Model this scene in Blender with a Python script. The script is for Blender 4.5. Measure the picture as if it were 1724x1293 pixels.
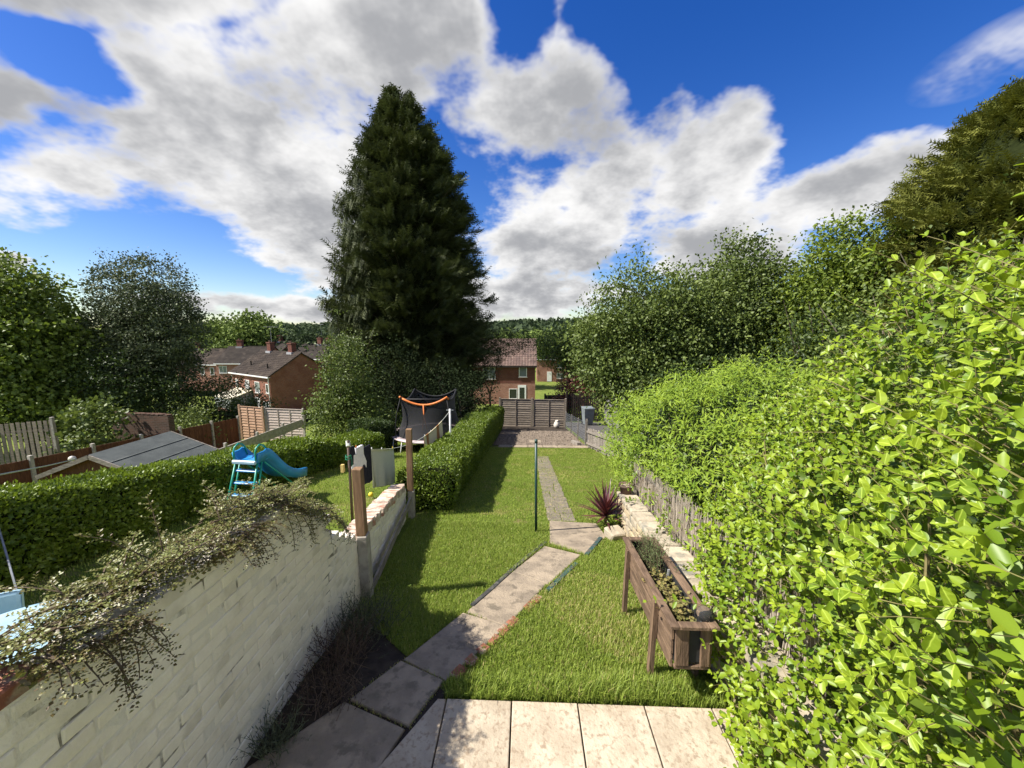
import bpy, bmesh, math, random
import numpy as np
from mathutils import Vector, Matrix

sc = bpy.context.scene
for _o in list(bpy.data.objects): bpy.data.objects.remove(_o)
C = sc.collection
rad = math.radians
random.seed(7)
RNG = np.random.default_rng(11)

# ------------------------------------------------------------------ camera
cam_d = bpy.data.cameras.new('camera'); cam = bpy.data.objects.new('camera', cam_d); C.objects.link(cam)
cam.location = (0, 0, 2.7); cam.rotation_euler = (rad(90 - 8.2), 0, rad(2.1))
cam_d.sensor_width = 36; cam_d.lens = 36 * 647 / 1724; cam_d.clip_start = .05; cam_d.clip_end = 3000
sc.camera = cam

# ------------------------------------------------------------------ sky
SUN_EL = 49.0
SUN_DIR = Vector((-.97, -.24, 0)).normalized()          # horizontal direction towards the sun
world = bpy.data.worlds.new('World'); sc.world = world; world.use_nodes = True
wt = world.node_tree; wt.nodes.clear()

class NB:
    """small node builder"""
    def __init__(s, tree): s.t = tree
    def node(s, typ, **kw):
        n = s.t.nodes.new(typ)
        for k, v in kw.items(): setattr(n, k, v)
        return n
    def put(s, sock, v):
        if isinstance(v, (int, float)): sock.default_value = v
        elif isinstance(v, (tuple, list)):
            sock.default_value = tuple(v) + ((1,) if len(v) == 3 and len(sock.default_value) == 4 else ())
        else: s.t.links.new(v, sock)
    def m(s, op, a, b=0.0, c=None, clamp=False):
        n = s.node('ShaderNodeMath', operation=op, use_clamp=clamp)
        s.put(n.inputs[0], a); s.put(n.inputs[1], b)
        if c is not None: s.put(n.inputs[2], c)
        return n.outputs[0]
    def vm(s, op, a, b=(0, 0, 0), scale=None):
        n = s.node('ShaderNodeVectorMath', operation=op)
        s.put(n.inputs[0], a); s.put(n.inputs[1], b)
        if scale is not None: s.put(n.inputs[3], scale)
        return n.outputs[0]
    def mix(s, f, a, b, mode='MIX'):
        n = s.node('ShaderNodeMix', data_type='RGBA', blend_type=mode)
        s.put(n.inputs[0], f); s.put(n.inputs[6], a); s.put(n.inputs[7], b)
        return n.outputs[2]
    def ramp(s, f, lo, hi, a=0.0, b=1.0, smooth=True):
        n = s.node('ShaderNodeMapRange', interpolation_type='SMOOTHSTEP' if smooth else 'LINEAR')
        s.put(n.inputs[0], f)
        for i, v in enumerate((lo, hi, a, b)): s.put(n.inputs[i + 1], v)
        return n.outputs[0]
    def noise(s, vec, scale, detail=4, rough=.55, dist=0.0, out=0):
        n = s.node('ShaderNodeTexNoise')
        if vec is not None: s.put(n.inputs['Vector'], vec)
        s.put(n.inputs['Scale'], scale); s.put(n.inputs['Detail'], detail)
        s.put(n.inputs['Roughness'], rough); s.put(n.inputs['Distortion'], dist)
        return n.outputs[out]

# cumulus: soft banks placed by direction, broken up by noise projected on a cloud layer; the same noise goes on all round
w = NB(wt)
tc = w.node('ShaderNodeTexCoord')
dirn = w.vm('NORMALIZE', tc.outputs['Generated'])
sx = w.node('ShaderNodeSeparateXYZ'); w.put(sx.inputs[0], dirn)
X, Y, Z = sx.outputs
cb = w.node('ShaderNodeCombineXYZ')
Yc = w.m('MAXIMUM', Y, .2)
w.put(cb.inputs[0], w.m('DIVIDE', X, Yc)); w.put(cb.inputs[1], w.m('DIVIDE', Z, Yc)); UV = cb.outputs[0]
den = w.m('ADD', w.m('MAXIMUM', Z, 0.0), .42)
ca = w.node('ShaderNodeCombineXYZ')
w.put(ca.inputs[0], w.m('DIVIDE', X, den)); w.put(ca.inputs[1], w.m('DIVIDE', Y, den)); w.put(ca.inputs[2], w.m('MULTIPLY', Z, .5)); PL = ca.outputs[0]
def bank(u0, v0, ru, rv, rot=0.0):
    mp = w.node('ShaderNodeMapping', vector_type='TEXTURE'); w.put(mp.inputs[0], UV)
    mp.inputs['Location'].default_value = (u0, v0, 0); mp.inputs['Rotation'].default_value = (0, 0, rad(rot)); mp.inputs['Scale'].default_value = (ru, rv, 1)
    n = w.node('ShaderNodeVectorMath', operation='DOT_PRODUCT'); w.put(n.inputs[0], mp.outputs[0]); w.put(n.inputs[1], mp.outputs[0])
    return n.outputs['Value']
banks = [(-.82, .50, .62, .25, 0), (-.52, .30, .44, .22, -30), (-.36, .68, .36, .20, 6), (-.95, .80, .50, .10, 0), (-1.30, .56, .22, .09, 0),
         (.02, .50, .26, .18, -20), (.24, .36, .38, .18, 0), (.06, .22, .28, .12, 0), (.50, .43, .13, .13, 30),
         (.80, .34, .30, .10, 18), (-.70, .055, .46, .040, -4), (.0, .08, .30, .08, 0), (-1.40, .17, .10, .035, 0), (.45, .20, .26, .09, 0)]
q = None
for e_ in banks:
    k = bank(*e_); q = k if q is None else w.m('SMOOTH_MIN', q, k, .35)
mask = w.m('MAXIMUM', w.m('SUBTRACT', 1.0, q), -1.0)
for e_ in [(-1.12, .645, .24, .085, -25), (-.03, .72, .10, .14, 0)]:
    mask = w.m('SUBTRACT', mask, w.m('MULTIPLY', w.m('MAXIMUM', w.m('SUBTRACT', 1.0, bank(*e_)), 0.0), .9))
big = w.noise(PL, 1.8, 5, .58, .2)
fine = w.noise(PL, 6.5, 4, .62)
off = w.noise(w.vm('ADD', PL, (-.05, -.17, .0)), 1.8, 3, .58, .2)
nz = w.m('ADD', w.m('MULTIPLY', w.m('SUBTRACT', big, .5), 2.6), w.m('MULTIPLY', w.m('SUBTRACT', fine, .5), 1.6))
front = w.ramp(Y, .28, .45)
dens_f = w.m('ADD', w.m('MULTIPLY', w.m('SUBTRACT', mask, .12), .62), w.m('MULTIPLY', nz, .75))
dens_b = w.m('MULTIPLY', w.m('ADD', nz, .10), .75)
D0 = w.m('ADD', w.m('MULTIPLY', dens_f, front), w.m('MULTIPLY', dens_b, w.m('SUBTRACT', 1.0, front)))
sky = w.node('ShaderNodeTexSky', sky_type='NISHITA', sun_disc=False)
sky.sun_elevation = rad(SUN_EL); sky.sun_rotation = math.atan2(SUN_DIR.x, SUN_DIR.y) % (2 * math.pi)
sky.altitude = 80; sky.air_density = 1.0; sky.dust_density = .4; sky.ozone_density = 3.0
hs = w.node('ShaderNodeHueSaturation'); w.put(hs.inputs['Color'], sky.outputs[0])
hs.inputs['Saturation'].default_value = 1.38; hs.inputs['Value'].default_value = 1.05; hs.inputs['Hue'].default_value = .520
wisp = w.m('MULTIPLY', w.m('MULTIPLY', w.m('MAXIMUM', w.m('SUBTRACT', 1.0, bank(1.10, .63, .26, .075, 25)), 0.0), w.ramp(fine, .36, .66)), .75)
cover = w.m('MAXIMUM', w.ramp(D0, -.05, .36), wisp)
relief = w.m('MULTIPLY', w.m('SUBTRACT', off, big), 2.2)
shade = w.ramp(w.m('ADD', w.m('ADD', w.m('MULTIPLY', D0, .95), relief), w.m('MULTIPLY', fine, .22)), .06, .92)
cloud_col = w.mix(shade, (6.7, 6.65, 6.6), (2.75, 2.8, 2.95))
out_col = w.mix(cover, hs.outputs[0], cloud_col)
bg = w.node('ShaderNodeBackground'); w.put(bg.inputs[0], out_col); bg.inputs[1].default_value = .072
wo = w.node('ShaderNodeOutputWorld'); wt.links.new(bg.outputs[0], wo.inputs[0])
world.cycles.sampling_method = 'MANUAL'; world.cycles.sample_map_resolution = 256

# ------------------------------------------------------------------ sun, exposure
sd = bpy.data.lights.new('sun', 'SUN'); sd.energy = 4.7; sd.angle = rad(.55); sd.color = (1, .945, .86)
sun = bpy.data.objects.new('sun', sd); C.objects.link(sun)
ldir = Vector((-SUN_DIR.x * math.cos(rad(SUN_EL)), -SUN_DIR.y * math.cos(rad(SUN_EL)), -math.sin(rad(SUN_EL))))
sun.rotation_euler = ldir.to_track_quat('-Z', 'Y').to_euler(); sun.location = (-20, -6, 30)
vs = sc.view_settings; vs.view_transform = 'Standard'; vs.look = 'None'; vs.exposure = 1.08; vs.gamma = 1; vs.use_curve_mapping = False
sc.render.engine = 'CYCLES'
cy = sc.cycles; cy.use_denoising = True; cy.max_bounces = 5; cy.diffuse_bounces = 3; cy.glossy_bounces = 2; cy.transmission_bounces = 3
cy.transparent_max_bounces = 12; cy.sample_clamp_indirect = 6; cy.use_adaptive_sampling = True; cy.adaptive_threshold = .02; cy.caustics_reflective = False; cy.caustics_refractive = False

# ------------------------------------------------------------------ materials
MATS = {}
def newmat(name):
    mt = bpy.data.materials.new(name); mt.use_nodes = True; mt.node_tree.nodes.clear(); MATS[name] = mt
    return mt, NB(mt.node_tree)
def finish(n, shader):
    o = n.node('ShaderNodeOutputMaterial'); n.t.links.new(shader, o.inputs[0])
def surf(name, c1, c2=None, scale=6.0, rough=.7, bump=0.0, bscale=None, detail=5, stretch=(1, 1, 1), spec=.3, metal=0.0,
         rnd=0.0, c3=None, s3=1.5, lo=.35, hi=.65, coord='Object'):
    """two-tone noise surface, optional second blotch colour c3, per-object variation rnd"""
    mt, n = newmat(name); c2 = c2 or tuple(v * .75 for v in c1)
    t = n.node('ShaderNodeTexCoord'); v = n.vm('MULTIPLY', t.outputs[coord], stretch)
    if rnd:
        oi = n.node('ShaderNodeObjectInfo')
        v = n.vm('ADD', v, n.vm('SCALE', (13.1, 7.7, 5.3), scale=oi.outputs['Random']))
    f = n.ramp(n.noise(v, scale, detail), lo, hi)
    col = n.mix(f, c1, c2)
    if c3: col = n.mix(n.ramp(n.noise(v, s3, 4, .6), .5, .68), col, c3)
    if rnd:
        h = n.node('ShaderNodeHueSaturation'); n.put(h.inputs['Color'], col)
        n.put(h.inputs['Value'], n.ramp(oi.outputs['Random'], 0, 1, 1 - rnd, 1 + rnd, False)); col = h.outputs[0]
    p = n.node('ShaderNodeBsdfPrincipled'); n.put(p.inputs['Base Color'], col); p.inputs['Roughness'].default_value = rough
    p.inputs['Specular IOR Level'].default_value = spec; p.inputs['Metallic'].default_value = metal
    if bump:
        b = n.node('ShaderNodeBump'); b.inputs['Strength'].default_value = min(1, bump); b.inputs['Distance'].default_value = .02
        n.put(b.inputs['Height'], n.noise(v, bscale or scale * 3, 6)); n.t.links.new(b.outputs[0], p.inputs['Normal'])
    finish(n, p.outputs[0]); return mt
def leafmat(name, dark, light, trans, tfac=.35, rough=.45, spec=.35, rib=False):
    mt, n = newmat(name)
    a = n.node('ShaderNodeAttribute', attribute_name='tint')
    col = n.mix(a.outputs['Fac'], dark, light)
    if rib:
        rb = n.node('ShaderNodeAttribute', attribute_name='rib'); col = n.mix(n.ramp(rb.outputs['Fac'], .80, .97, 0, .55), col, tuple(min(1, v * 1.5 + .06) for v in light))
    p = n.node('ShaderNodeBsdfPrincipled'); n.put(p.inputs['Base Color'], col); p.inputs['Roughness'].default_value = rough
    p.inputs['Specular IOR Level'].default_value = spec
    tr = n.node('ShaderNodeBsdfTranslucent'); n.put(tr.inputs[0], n.mix(a.outputs['Fac'], tuple(v * .6 for v in trans), trans))
    mx = n.node('ShaderNodeMixShader'); mx.inputs[0].default_value = tfac
    n.t.links.new(p.outputs[0], mx.inputs[1]); n.t.links.new(tr.outputs[0], mx.inputs[2])
    finish(n, mx.outputs[0]); return mt
def brickmat(name, c1, c2, mortar, scale=1.0):
    mt, n = newmat(name); t = n.node('ShaderNodeTexCoord')
    s = n.node('ShaderNodeSeparateXYZ'); n.put(s.inputs[0], t.outputs['Object'])
    c = n.node('ShaderNodeCombineXYZ'); n.put(c.inputs[0], n.m('ADD', s.outputs[0], s.outputs[1])); n.put(c.inputs[1], s.outputs[2])
    b = n.node('ShaderNodeTexBrick'); n.put(b.inputs['Vector'], c.outputs[0])
    n.put(b.inputs['Color1'], c1); n.put(b.inputs['Color2'], c2); n.put(b.inputs['Mortar'], mortar)
    b.inputs['Scale'].default_value = scale; b.inputs['Mortar Size'].default_value = .008; b.inputs['Brick Width'].default_value = .225; b.inputs['Row Height'].default_value = .075
    b.inputs['Bias'].default_value = 0.0
    col = n.mix(n.ramp(n.noise(t.outputs['Object'], .9, 5), .4, .7, 0, .45), b.outputs[0], tuple(v * .62 for v in c2))
    p = n.node('ShaderNodeBsdfPrincipled'); n.put(p.inputs['Base Color'], col); p.inputs['Roughness'].default_value = .88; p.inputs['Specular IOR Level'].default_value = .15
    finish(n, p.outputs[0]); return mt
def glassmat(name, tint=(.02, .025, .03)):
    mt, n = newmat(name); p = n.node('ShaderNodeBsdfPrincipled')
    n.put(p.inputs['Base Color'], tint); p.inputs['Roughness'].default_value = .06; p.inputs['Specular IOR Level'].default_value = .8
    finish(n, p.outputs[0]); return mt

surf('soil', (.055, .042, .03), (.028, .021, .015), 9, .95, .6)
surf('slab', (.47, .40, .295), (.37, .305, .22), 5, .85, .4, 40, rnd=.10, c3=(.29, .225, .155), s3=30)
surf('path_slab', (.34, .275, .195), (.23, .187, .135), 5, .9, .5, 50, rnd=.10, c3=(.17, .14, .10), s3=9)
surf('old_path', (.22, .185, .145), (.15, .128, .10), 26, .95, .8, 40, rnd=.07, c3=(.29, .24, .14), s3=11)
surf('paint', (.84, .775, .645), (.78, .71, .585), 7, .7, .3, 60, rnd=.03, c3=(.64, .58, .47), s3=3.2)
surf('mortar', (.74, .69, .59), (.20, .18, .14), 5.0, .9, .5, 60, lo=.56, hi=.68)
surf('coping', (.62, .55, .44), (.44, .33, .25), 9, .85, .5, 40, rnd=.12, c3=(.40, .20, .13), s3=5)
surf('concrete', (.42, .385, .325), (.30, .275, .235), 9, .9, .35, 60, rnd=.06)
surf('timber_new', (.26, .16, .085), (.17, .10, .052), 5, .75, .25, 20, stretch=(6, 6, .5), rnd=.08)
surf('timber_grey', (.255, .225, .19), (.15, .13, .108), 6, .85, .3, 20, stretch=(1, 1, 6), rnd=.16)
surf('timber_lap', (.27, .225, .175), (.17, .14, .11), 5, .85, .3, 20, stretch=(1, 1, 8), rnd=.16)
surf('timber_orange', (.50, .33, .215), (.36, .215, .13), 5, .8, .3, 20, stretch=(1, 1, 8), rnd=.14)
surf('timber_pale', (.50, .42, .36), (.38, .31, .26), 5, .8, .3, 20, stretch=(1, 1, 8), rnd=.10)
surf('timber_red', (.145, .058, .028), (.09, .035, .018), 5, .8, .2, 20, stretch=(6, 6, 1), rnd=.15)
surf('timber_dark', (.035, .026, .02), (.018, .014, .011), 6, .85, .2, rnd=.2)
surf('planter_wood', (.19, .125, .078), (.10, .064, .04), 5, .7, .4, 22, stretch=(5, 1, 5), rnd=.12, spec=.35)
surf('planter_wood_v', (.20, .13, .08), (.105, .067, .042), 5, .7, .4, 22, stretch=(5, 5, .8), rnd=.12, spec=.35)
surf('planter_liner', (.028, .03, .03), (.02, .02, .02), 8, .7)
surf('compost', (.075, .05, .032), (.035, .024, .016), 22, .95, .8)
surf('stone_yellow', (.46, .375, .235), (.35, .28, .175), 6, .9, .6, 26, rnd=.14, c3=(.28, .235, .17), s3=4)
surf('stone_grey', (.44, .375, .27), (.31, .265, .19), 6, .9, .6, 26, rnd=.12, c3=(.20, .19, .15), s3=4)
surf('stone_joint', (.14, .12, .09), (.08, .07, .055), 9, .95, .5)
surf('reed', (.62, .54, .43), (.42, .35, .26), 12, .75, rnd=.2, stretch=(1, 1, .3))
surf('felt', (.098, .108, .104), (.078, .086, .084), 3, .95, .35, 90, c3=(.118, .126, .12), s3=1.2, spec=.06)
surf('bark', (.085, .065, .046), (.045, .034, .025), 8, .95, .6, 20, stretch=(1, 1, .3))
surf('bark_pale', (.20, .17, .13), (.11, .09, .07), 8, .95, .5, 20, stretch=(1, 1, .3))
surf('stem', (.12, .085, .05), (.07, .05, .03), 10, .8)
surf('stem_green', (.22, .20, .07), (.13, .10, .045), 10, .7)
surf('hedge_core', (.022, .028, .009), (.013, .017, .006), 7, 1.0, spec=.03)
surf('metal_green', (.010, .045, .035), (.018, .05, .04), 15, .45, spec=.5)
surf('metal_brown', (.055, .04, .03), (.09, .05, .03), 12, .6, spec=.4)
surf('metal_white', (.62, .62, .6), (.5, .5, .5), 8, .4, spec=.5)
surf('galvanised', (.30, .32, .34), (.22, .24, .25), 14, .45, metal=.6)
surf('plastic_green', (.01, .30, .215), (.008, .24, .17), 4, .38, spec=.5)
surf('plastic_blue', (.03, .26, .56), (.022, .205, .47), 4, .36, spec=.5)
surf('plastic_sky', (.36, .52, .60), (.27, .43, .52), 4, .4, spec=.5)
surf('edging_green', (.035, .085, .08), (.045, .07, .068), 9, .5, c3=(.12, .10, .07), s3=9)
surf('edging_dark', (.03, .035, .035), (.06, .055, .05), 12, .6, c3=(.14, .13, .11), s3=7)
surf('edging_brick', (.33, .13, .075), (.22, .085, .05), 9, .9, .4, 40, rnd=.15, c3=(.36, .28, .20), s3=6)
surf('foam_orange', (.72, .21, .045), (.62, .17, .035), 6, .55, spec=.4)
surf('mat_pink', (.50, .40, .385), (.40, .33, .33), 5, .55)
surf('black_mat', (.010, .010, .011), (.016, .016, .017), 9, .7)
surf('terracotta', (.16, .105, .075), (.10, .07, .05), 7, .85, rnd=.1)
surf('glazed_white', (.62, .58, .5), (.48, .44, .38), 6, .35, spec=.5)
surf('cloth_sage', (.54, .56, .46), (.49, .51, .42), 60, .95)
surf('cloth_navy', (.012, .013, .022), (.02, .02, .03), 20, .95)
surf('cloth_white', (.70, .69, .68), (.60, .6, .62), 20, .95)
surf('cloth_yellow', (.58, .44, .16), (.5, .36, .12), 20, .9)
surf('cord_white', (.55, .56, .5), (.42, .44, .38), 20, .8)
surf('cord_green', (.02, .22, .11), (.03, .2, .1), 20, .7)
surf('upvc', (.80, .80, .78), (.72, .72, .7), 4, .4, spec=.5)
surf('ball_yellow', (.75, .6, .05), (.7, .5, .04), 4, .5)
surf('poly_roof', (.62, .56, .40), (.52, .47, .35), 4, .4, spec=.4)
surf('lead', (.33, .33, .34), (.25, .25, .26), 6, .6)
surf('aerial', (.3, .3, .3), (.25, .25, .25), 6, .5, metal=.5)
surf('tile_brown', (.056, .044, .036), (.038, .031, .026), 1.2, .95, .2, 30, c3=(.075, .06, .047), s3=.7, spec=.1)
surf('tile_pink', (.16, .105, .084), (.11, .074, .062), 1.4, .9, .2, 30, c3=(.19, .14, .11), s3=2)
surf('tile_dark', (.045, .038, .032), (.032, .027, .024), 1.2, .95, c3=(.065, .054, .045), s3=.8, spec=.1)
surf('gravel_bed', (.15, .118, .088), (.10, .08, .06), 30, .95, .7)
surf('pebble_a', (.25, .20, .15), (.15, .12, .092), 8, .9)
surf('asphalt', (.10, .095, .09), (.065, .06, .058), 20, .95)
surf('panel_grey', (.17, .165, .155), (.12, .115, .11), 4, .85, rnd=.1)
surf('bin_grey', (.20, .23, .24), (.15, .17, .18), 5, .5)
brickmat('brick_red', (.27, .098, .058), (.20, .072, .045), (.23, .19, .16))
brickmat('brick_deep', (.175, .058, .038), (.125, .042, .030), (.13, .10, .085))
brickmat('brick_mix', (.36, .17, .115), (.25, .10, .07), (.34, .27, .22))
brickmat('brick_old_shade', (.11, .06, .042), (.06, .04, .03), (.12, .10, .08))  # old brick, with the shade under the trees put into its darker colour
glassmat('pane_dark'); glassmat('pane_pale', (.16, .18, .19))
surf('net_curtain', (.42, .43, .42), (.34, .35, .35), 9, .9)

# striped towel, black safety net, clear ball
mt, n = newmat('cloth_stripe'); t = n.node('ShaderNodeTexCoord'); s = n.node('ShaderNodeSeparateXYZ'); n.put(s.inputs[0], t.outputs['Object'])
f = n.ramp(n.m('SINE', n.m('MULTIPLY', s.outputs[0], 9.0)), .55, .9)
p = n.node('ShaderNodeBsdfPrincipled'); n.put(p.inputs['Base Color'], n.mix(f, (.66, .58, .40), (.33, .15, .05))); p.inputs['Roughness'].default_value = .95; finish(n, p.outputs[0])
mt, n = newmat('net_black'); p = n.node('ShaderNodeBsdfPrincipled'); n.put(p.inputs['Base Color'], (.012, .012, .013)); p.inputs['Roughness'].default_value = .8
tr = n.node('ShaderNodeBsdfTransparent'); mx = n.node('ShaderNodeMixShader'); mx.inputs[0].default_value = .86
n.t.links.new(tr.outputs[0], mx.inputs[1]); n.t.links.new(p.outputs[0], mx.inputs[2]); finish(n, mx.outputs[0])
mt, n = newmat('clear_ball'); p = n.node('ShaderNodeBsdfPrincipled'); n.put(p.inputs['Base Color'], (.9, .93, .92)); p.inputs['Roughness'].default_value = .04
p.inputs['Transmission Weight'].default_value = .97; p.inputs['IOR'].default_value = 1.12; finish(n, p.outputs[0])
# ground: rough turf far and near, with bare and lush patches of its own
mt, n = newmat('ground_turf'); t = n.node('ShaderNodeTexCoord'); v = t.outputs['Object']
c = n.mix(n.ramp(n.noise(v, .35, 6), .35, .65), (.12, .17, .026), (.17, .215, .04))
c = n.mix(n.ramp(n.noise(v, 3.0, 6), .50, .68), c, (.26, .215, .09))
c = n.mix(n.ramp(n.noise(v, 40.0, 3), .3, .7, 0, .5), c, (.06, .09, .016))
p = n.node('ShaderNodeBsdfPrincipled'); n.put(p.inputs['Base Color'], c); p.inputs['Roughness'].default_value = 1; p.inputs['Specular IOR Level'].default_value = .1
b = n.node('ShaderNodeBump'); b.inputs['Strength'].default_value = .7; b.inputs['Distance'].default_value = .03; n.put(b.inputs['Height'], n.noise(v, 60, 4)); n.t.links.new(b.outputs[0], p.inputs['Normal'])
finish(n, p.outputs[0])

leafmat('leaf_lime', (.10, .185, .010), (.34, .43, .030), (.33, .44, .016), .30, .42, .38, True)
leafmat('leaf_willow', (.115, .20, .018), (.33, .43, .045), (.30, .40, .025), .32, .5, .22)
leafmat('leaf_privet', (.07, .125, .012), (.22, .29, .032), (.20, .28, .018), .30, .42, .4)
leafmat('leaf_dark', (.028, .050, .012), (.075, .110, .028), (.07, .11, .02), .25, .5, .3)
leafmat('leaf_syc', (.095, .145, .022), (.23, .29, .06), (.18, .25, .03), .33, .5, .3)
leafmat('leaf_grey', (.05, .072, .026), (.19, .22, .11), (.08, .10, .05), .22, .6, .25)
leafmat('leaf_mid', (.060, .092, .018), (.17, .22, .052), (.15, .20, .035), .28, .5, .3)
leafmat('leaf_bright', (.09, .14, .018), (.22, .28, .04), (.19, .26, .02), .33, .5, .3)
leafmat('needle_dark', (.022, .034, .012), (.105, .122, .042), (.06, .075, .02), .18, .65, .2)
leafmat('needle_olive', (.085, .105, .018), (.25, .255, .05), (.10, .105, .016), .22, .65, .2)
leafmat('leaf_cotoneaster', (.115, .075, .032), (.22, .25, .065), (.16, .15, .03), .25, .42, .35)
leafmat('leaf_red', (.15, .055, .04), (.36, .16, .12), (.22, .06, .04), .3, .5, .3)
leafmat('leaf_cordyline', (.045, .016, .020), (.16, .055, .055), (.16, .035, .03), .2, .35, .45)
leafmat('leaf_herb', (.10, .16, .05), (.24, .31, .12), (.12, .17, .04), .3, .5, .3)
leafmat('leaf_strawberry', (.16, .17, .045), (.34, .27, .10), (.30, .28, .06), .3, .5, .3)
leafmat('stalk_dead', (.07, .048, .04), (.19, .14, .105), (.05, .035, .02), .15, .8, .1)
leafmat('stalk_lavender', (.07, .085, .05), (.19, .21, .13), (.07, .08, .04), .2, .7, .2)
mt, n = newmat('blade'); a = n.node('ShaderNodeAttribute', attribute_name='tint')
c = n.mix(n.ramp(a.outputs['Fac'], .0, .68, 0, 1, False), (.12, .195, .020), (.35, .43, .075)); c = n.mix(n.ramp(a.outputs['Fac'], .72, .95), c, (.55, .46, .20))
p = n.node('ShaderNodeBsdfPrincipled'); n.put(p.inputs['Base Color'], c); p.inputs['Roughness'].default_value = .5; p.inputs['Specular IOR Level'].default_value = .3
tr = n.node('ShaderNodeBsdfTranslucent'); n.put(tr.inputs[0], c); mx = n.node('ShaderNodeMixShader'); mx.inputs[0].default_value = .38
n.t.links.new(p.outputs[0], mx.inputs[1]); n.t.links.new(tr.outputs[0], mx.inputs[2]); finish(n, mx.outputs[0])
leafmat('blade_dry', (.13, .15, .028), (.34, .30, .10), (.28, .26, .07), .3, .6, .2)
leafmat('leaf_shade', (.010, .017, .007), (.030, .044, .015), (.02, .03, .01), .15, .8, .08)  # near-black leaves: the conifer's shade is put into the colour
leafmat('far_crown', (.10, .145, .035), (.21, .275, .07), (.13, .18, .04), .25, .7, .1)
leafmat('far_wood', (.035, .055, .026), (.07, .095, .045), (.05, .08, .03), .2, .8, .1)

# ------------------------------------------------------------------ object helpers
def link(o, parent=None):
    C.objects.link(o)
    if parent: o.parent = parent
    return o
def tag(o, label=None, cat=None, group=None, kind=None):
    if label: o['label'] = label
    if cat: o['category'] = cat
    if group: o['group'] = group
    if kind: o['kind'] = kind
    return o
def empty(name, loc=(0, 0, 0), rz=0.0, label=None, cat=None, group=None):
    o = bpy.data.objects.new(name, None); o.location = loc; o.rotation_euler = (0, 0, rz); o.empty_display_size = .2
    C.objects.link(o); return tag(o, label, cat, group)
def meshobj(name, verts, faces, mat, parent=None, smooth=False, tint=None, loc=None):
    """verts (N,3) array, faces list of tuples or (M,k) array"""
    me = bpy.data.meshes.new(name); v = np.asarray(verts, np.float32)
    if isinstance(faces, np.ndarray):
        k = faces.shape[1]; m_ = faces.shape[0]
        me.vertices.add(len(v)); me.vertices.foreach_set('co', v.ravel())
        me.loops.add(m_ * k); me.loops.foreach_set('vertex_index', faces.astype(np.int32).ravel())
        me.polygons.add(m_); me.polygons.foreach_set('loop_start', np.arange(0, m_ * k, k, dtype=np.int32))
        me.update(calc_edges=True)
    else: me.from_pydata([tuple(map(float, q)) for q in v], [], faces)
    if tint is not None:
        a = me.attributes.new('tint', 'FLOAT', 'FACE'); a.data.foreach_set('value', np.asarray(tint, np.float32))
    me.materials.append(MATS[mat])
    if smooth: me.polygons.foreach_set('use_smooth', np.ones(len(me.polygons), bool))
    o = bpy.data.objects.new(name, me)
    if loc is not None: o.location = loc
    return link(o, parent)
def inst(name, mesh, loc, rot=(0, 0, 0), scale=(1, 1, 1), parent=None):
    o = bpy.data.objects.new(name, mesh); o.location = loc; o.rotation_euler = rot; o.scale = scale
    return link(o, parent)

class MB:
    def __init__(s): s.v = []; s.f = []
    def add(s, v, f):
        b = len(s.v); s.v += [tuple(map(float, q)) for q in v]; s.f += [tuple(i + b for i in q) for q in f]; return s
    def box(s, lo, hi, M=None):
        (a, b, c), (d, e, f) = lo, hi
        v = [(a, b, c), (d, b, c), (d, e, c), (a, e, c), (a, b, f), (d, b, f), (d, e, f), (a, e, f)]
        if M is not None: v = [tuple(M @ Vector(q)) for q in v]
        return s.add(v, [(0, 3, 2, 1), (4, 5, 6, 7), (0, 1, 5, 4), (1, 2, 6, 5), (2, 3, 7, 6), (3, 0, 4, 7)])
    def beam(s, p, q, w_, h_, up=(0, 0, 1)):
        p, q = Vector(p), Vector(q); d = (q - p).normalized(); u = Vector(up)
        sd_ = d.cross(u)
        if sd_.length < 1e-4: sd_ = d.cross(Vector((0, 1, 0)))
        sd_.normalize(); u2 = sd_.cross(d).normalized()
        v = []
        for c in (p, q):
            for a, b in ((-1, -1), (1, -1), (1, 1), (-1, 1)): v.append(c + sd_ * (a * w_ / 2) + u2 * (b * h_ / 2))
        return s.add(v, [(3, 2, 1, 0), (4, 5, 6, 7), (0, 1, 5, 4), (1, 2, 6, 5), (2, 3, 7, 6), (3, 0, 4, 7)])
    def tube(s, pts, r, n=8, caps=True):
        pts = [Vector(p) for p in pts]; r = r if isinstance(r, (list, tuple)) else [r] * len(pts)
        v, f = [], []; ref = None
        for i, p in enumerate(pts):
            d = (pts[min(i + 1, len(pts) - 1)] - pts[max(i - 1, 0)]).normalized()
            if ref is None: ref = d.orthogonal().normalized()
            ref = (ref - d * ref.dot(d)).normalized(); b = d.cross(ref)
            for k in range(n):
                a = 2 * math.pi * k / n; v.append(p + (ref * math.cos(a) + b * math.sin(a)) * r[i])
        for i in range(len(pts) - 1):
            for k in range(n): f.append((i * n + k, i * n + (k + 1) % n, (i + 1) * n + (k + 1) % n, (i + 1) * n + k))
        if caps: f += [tuple(range(n - 1, -1, -1)), tuple(range((len(pts) - 1) * n, len(pts) * n))]
        return s.add(v, f)
    def lathe(s, prof, n=20, c=(0, 0, 0)):
        v, f = [], []
        for r, z in prof:
            for k in range(n): v.append((c[0] + r * math.cos(2 * math.pi * k / n), c[1] + r * math.sin(2 * math.pi * k / n), c[2] + z))
        for i in range(len(prof) - 1):
            for k in range(n): f.append((i * n + k, i * n + (k + 1) % n, (i + 1) * n + (k + 1) % n, (i + 1) * n + k))
        return s.add(v, f)
    def obj(s, name, mat, parent=None, smooth=False):
        return meshobj(name, s.v, s.f, mat, parent, smooth)

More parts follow.
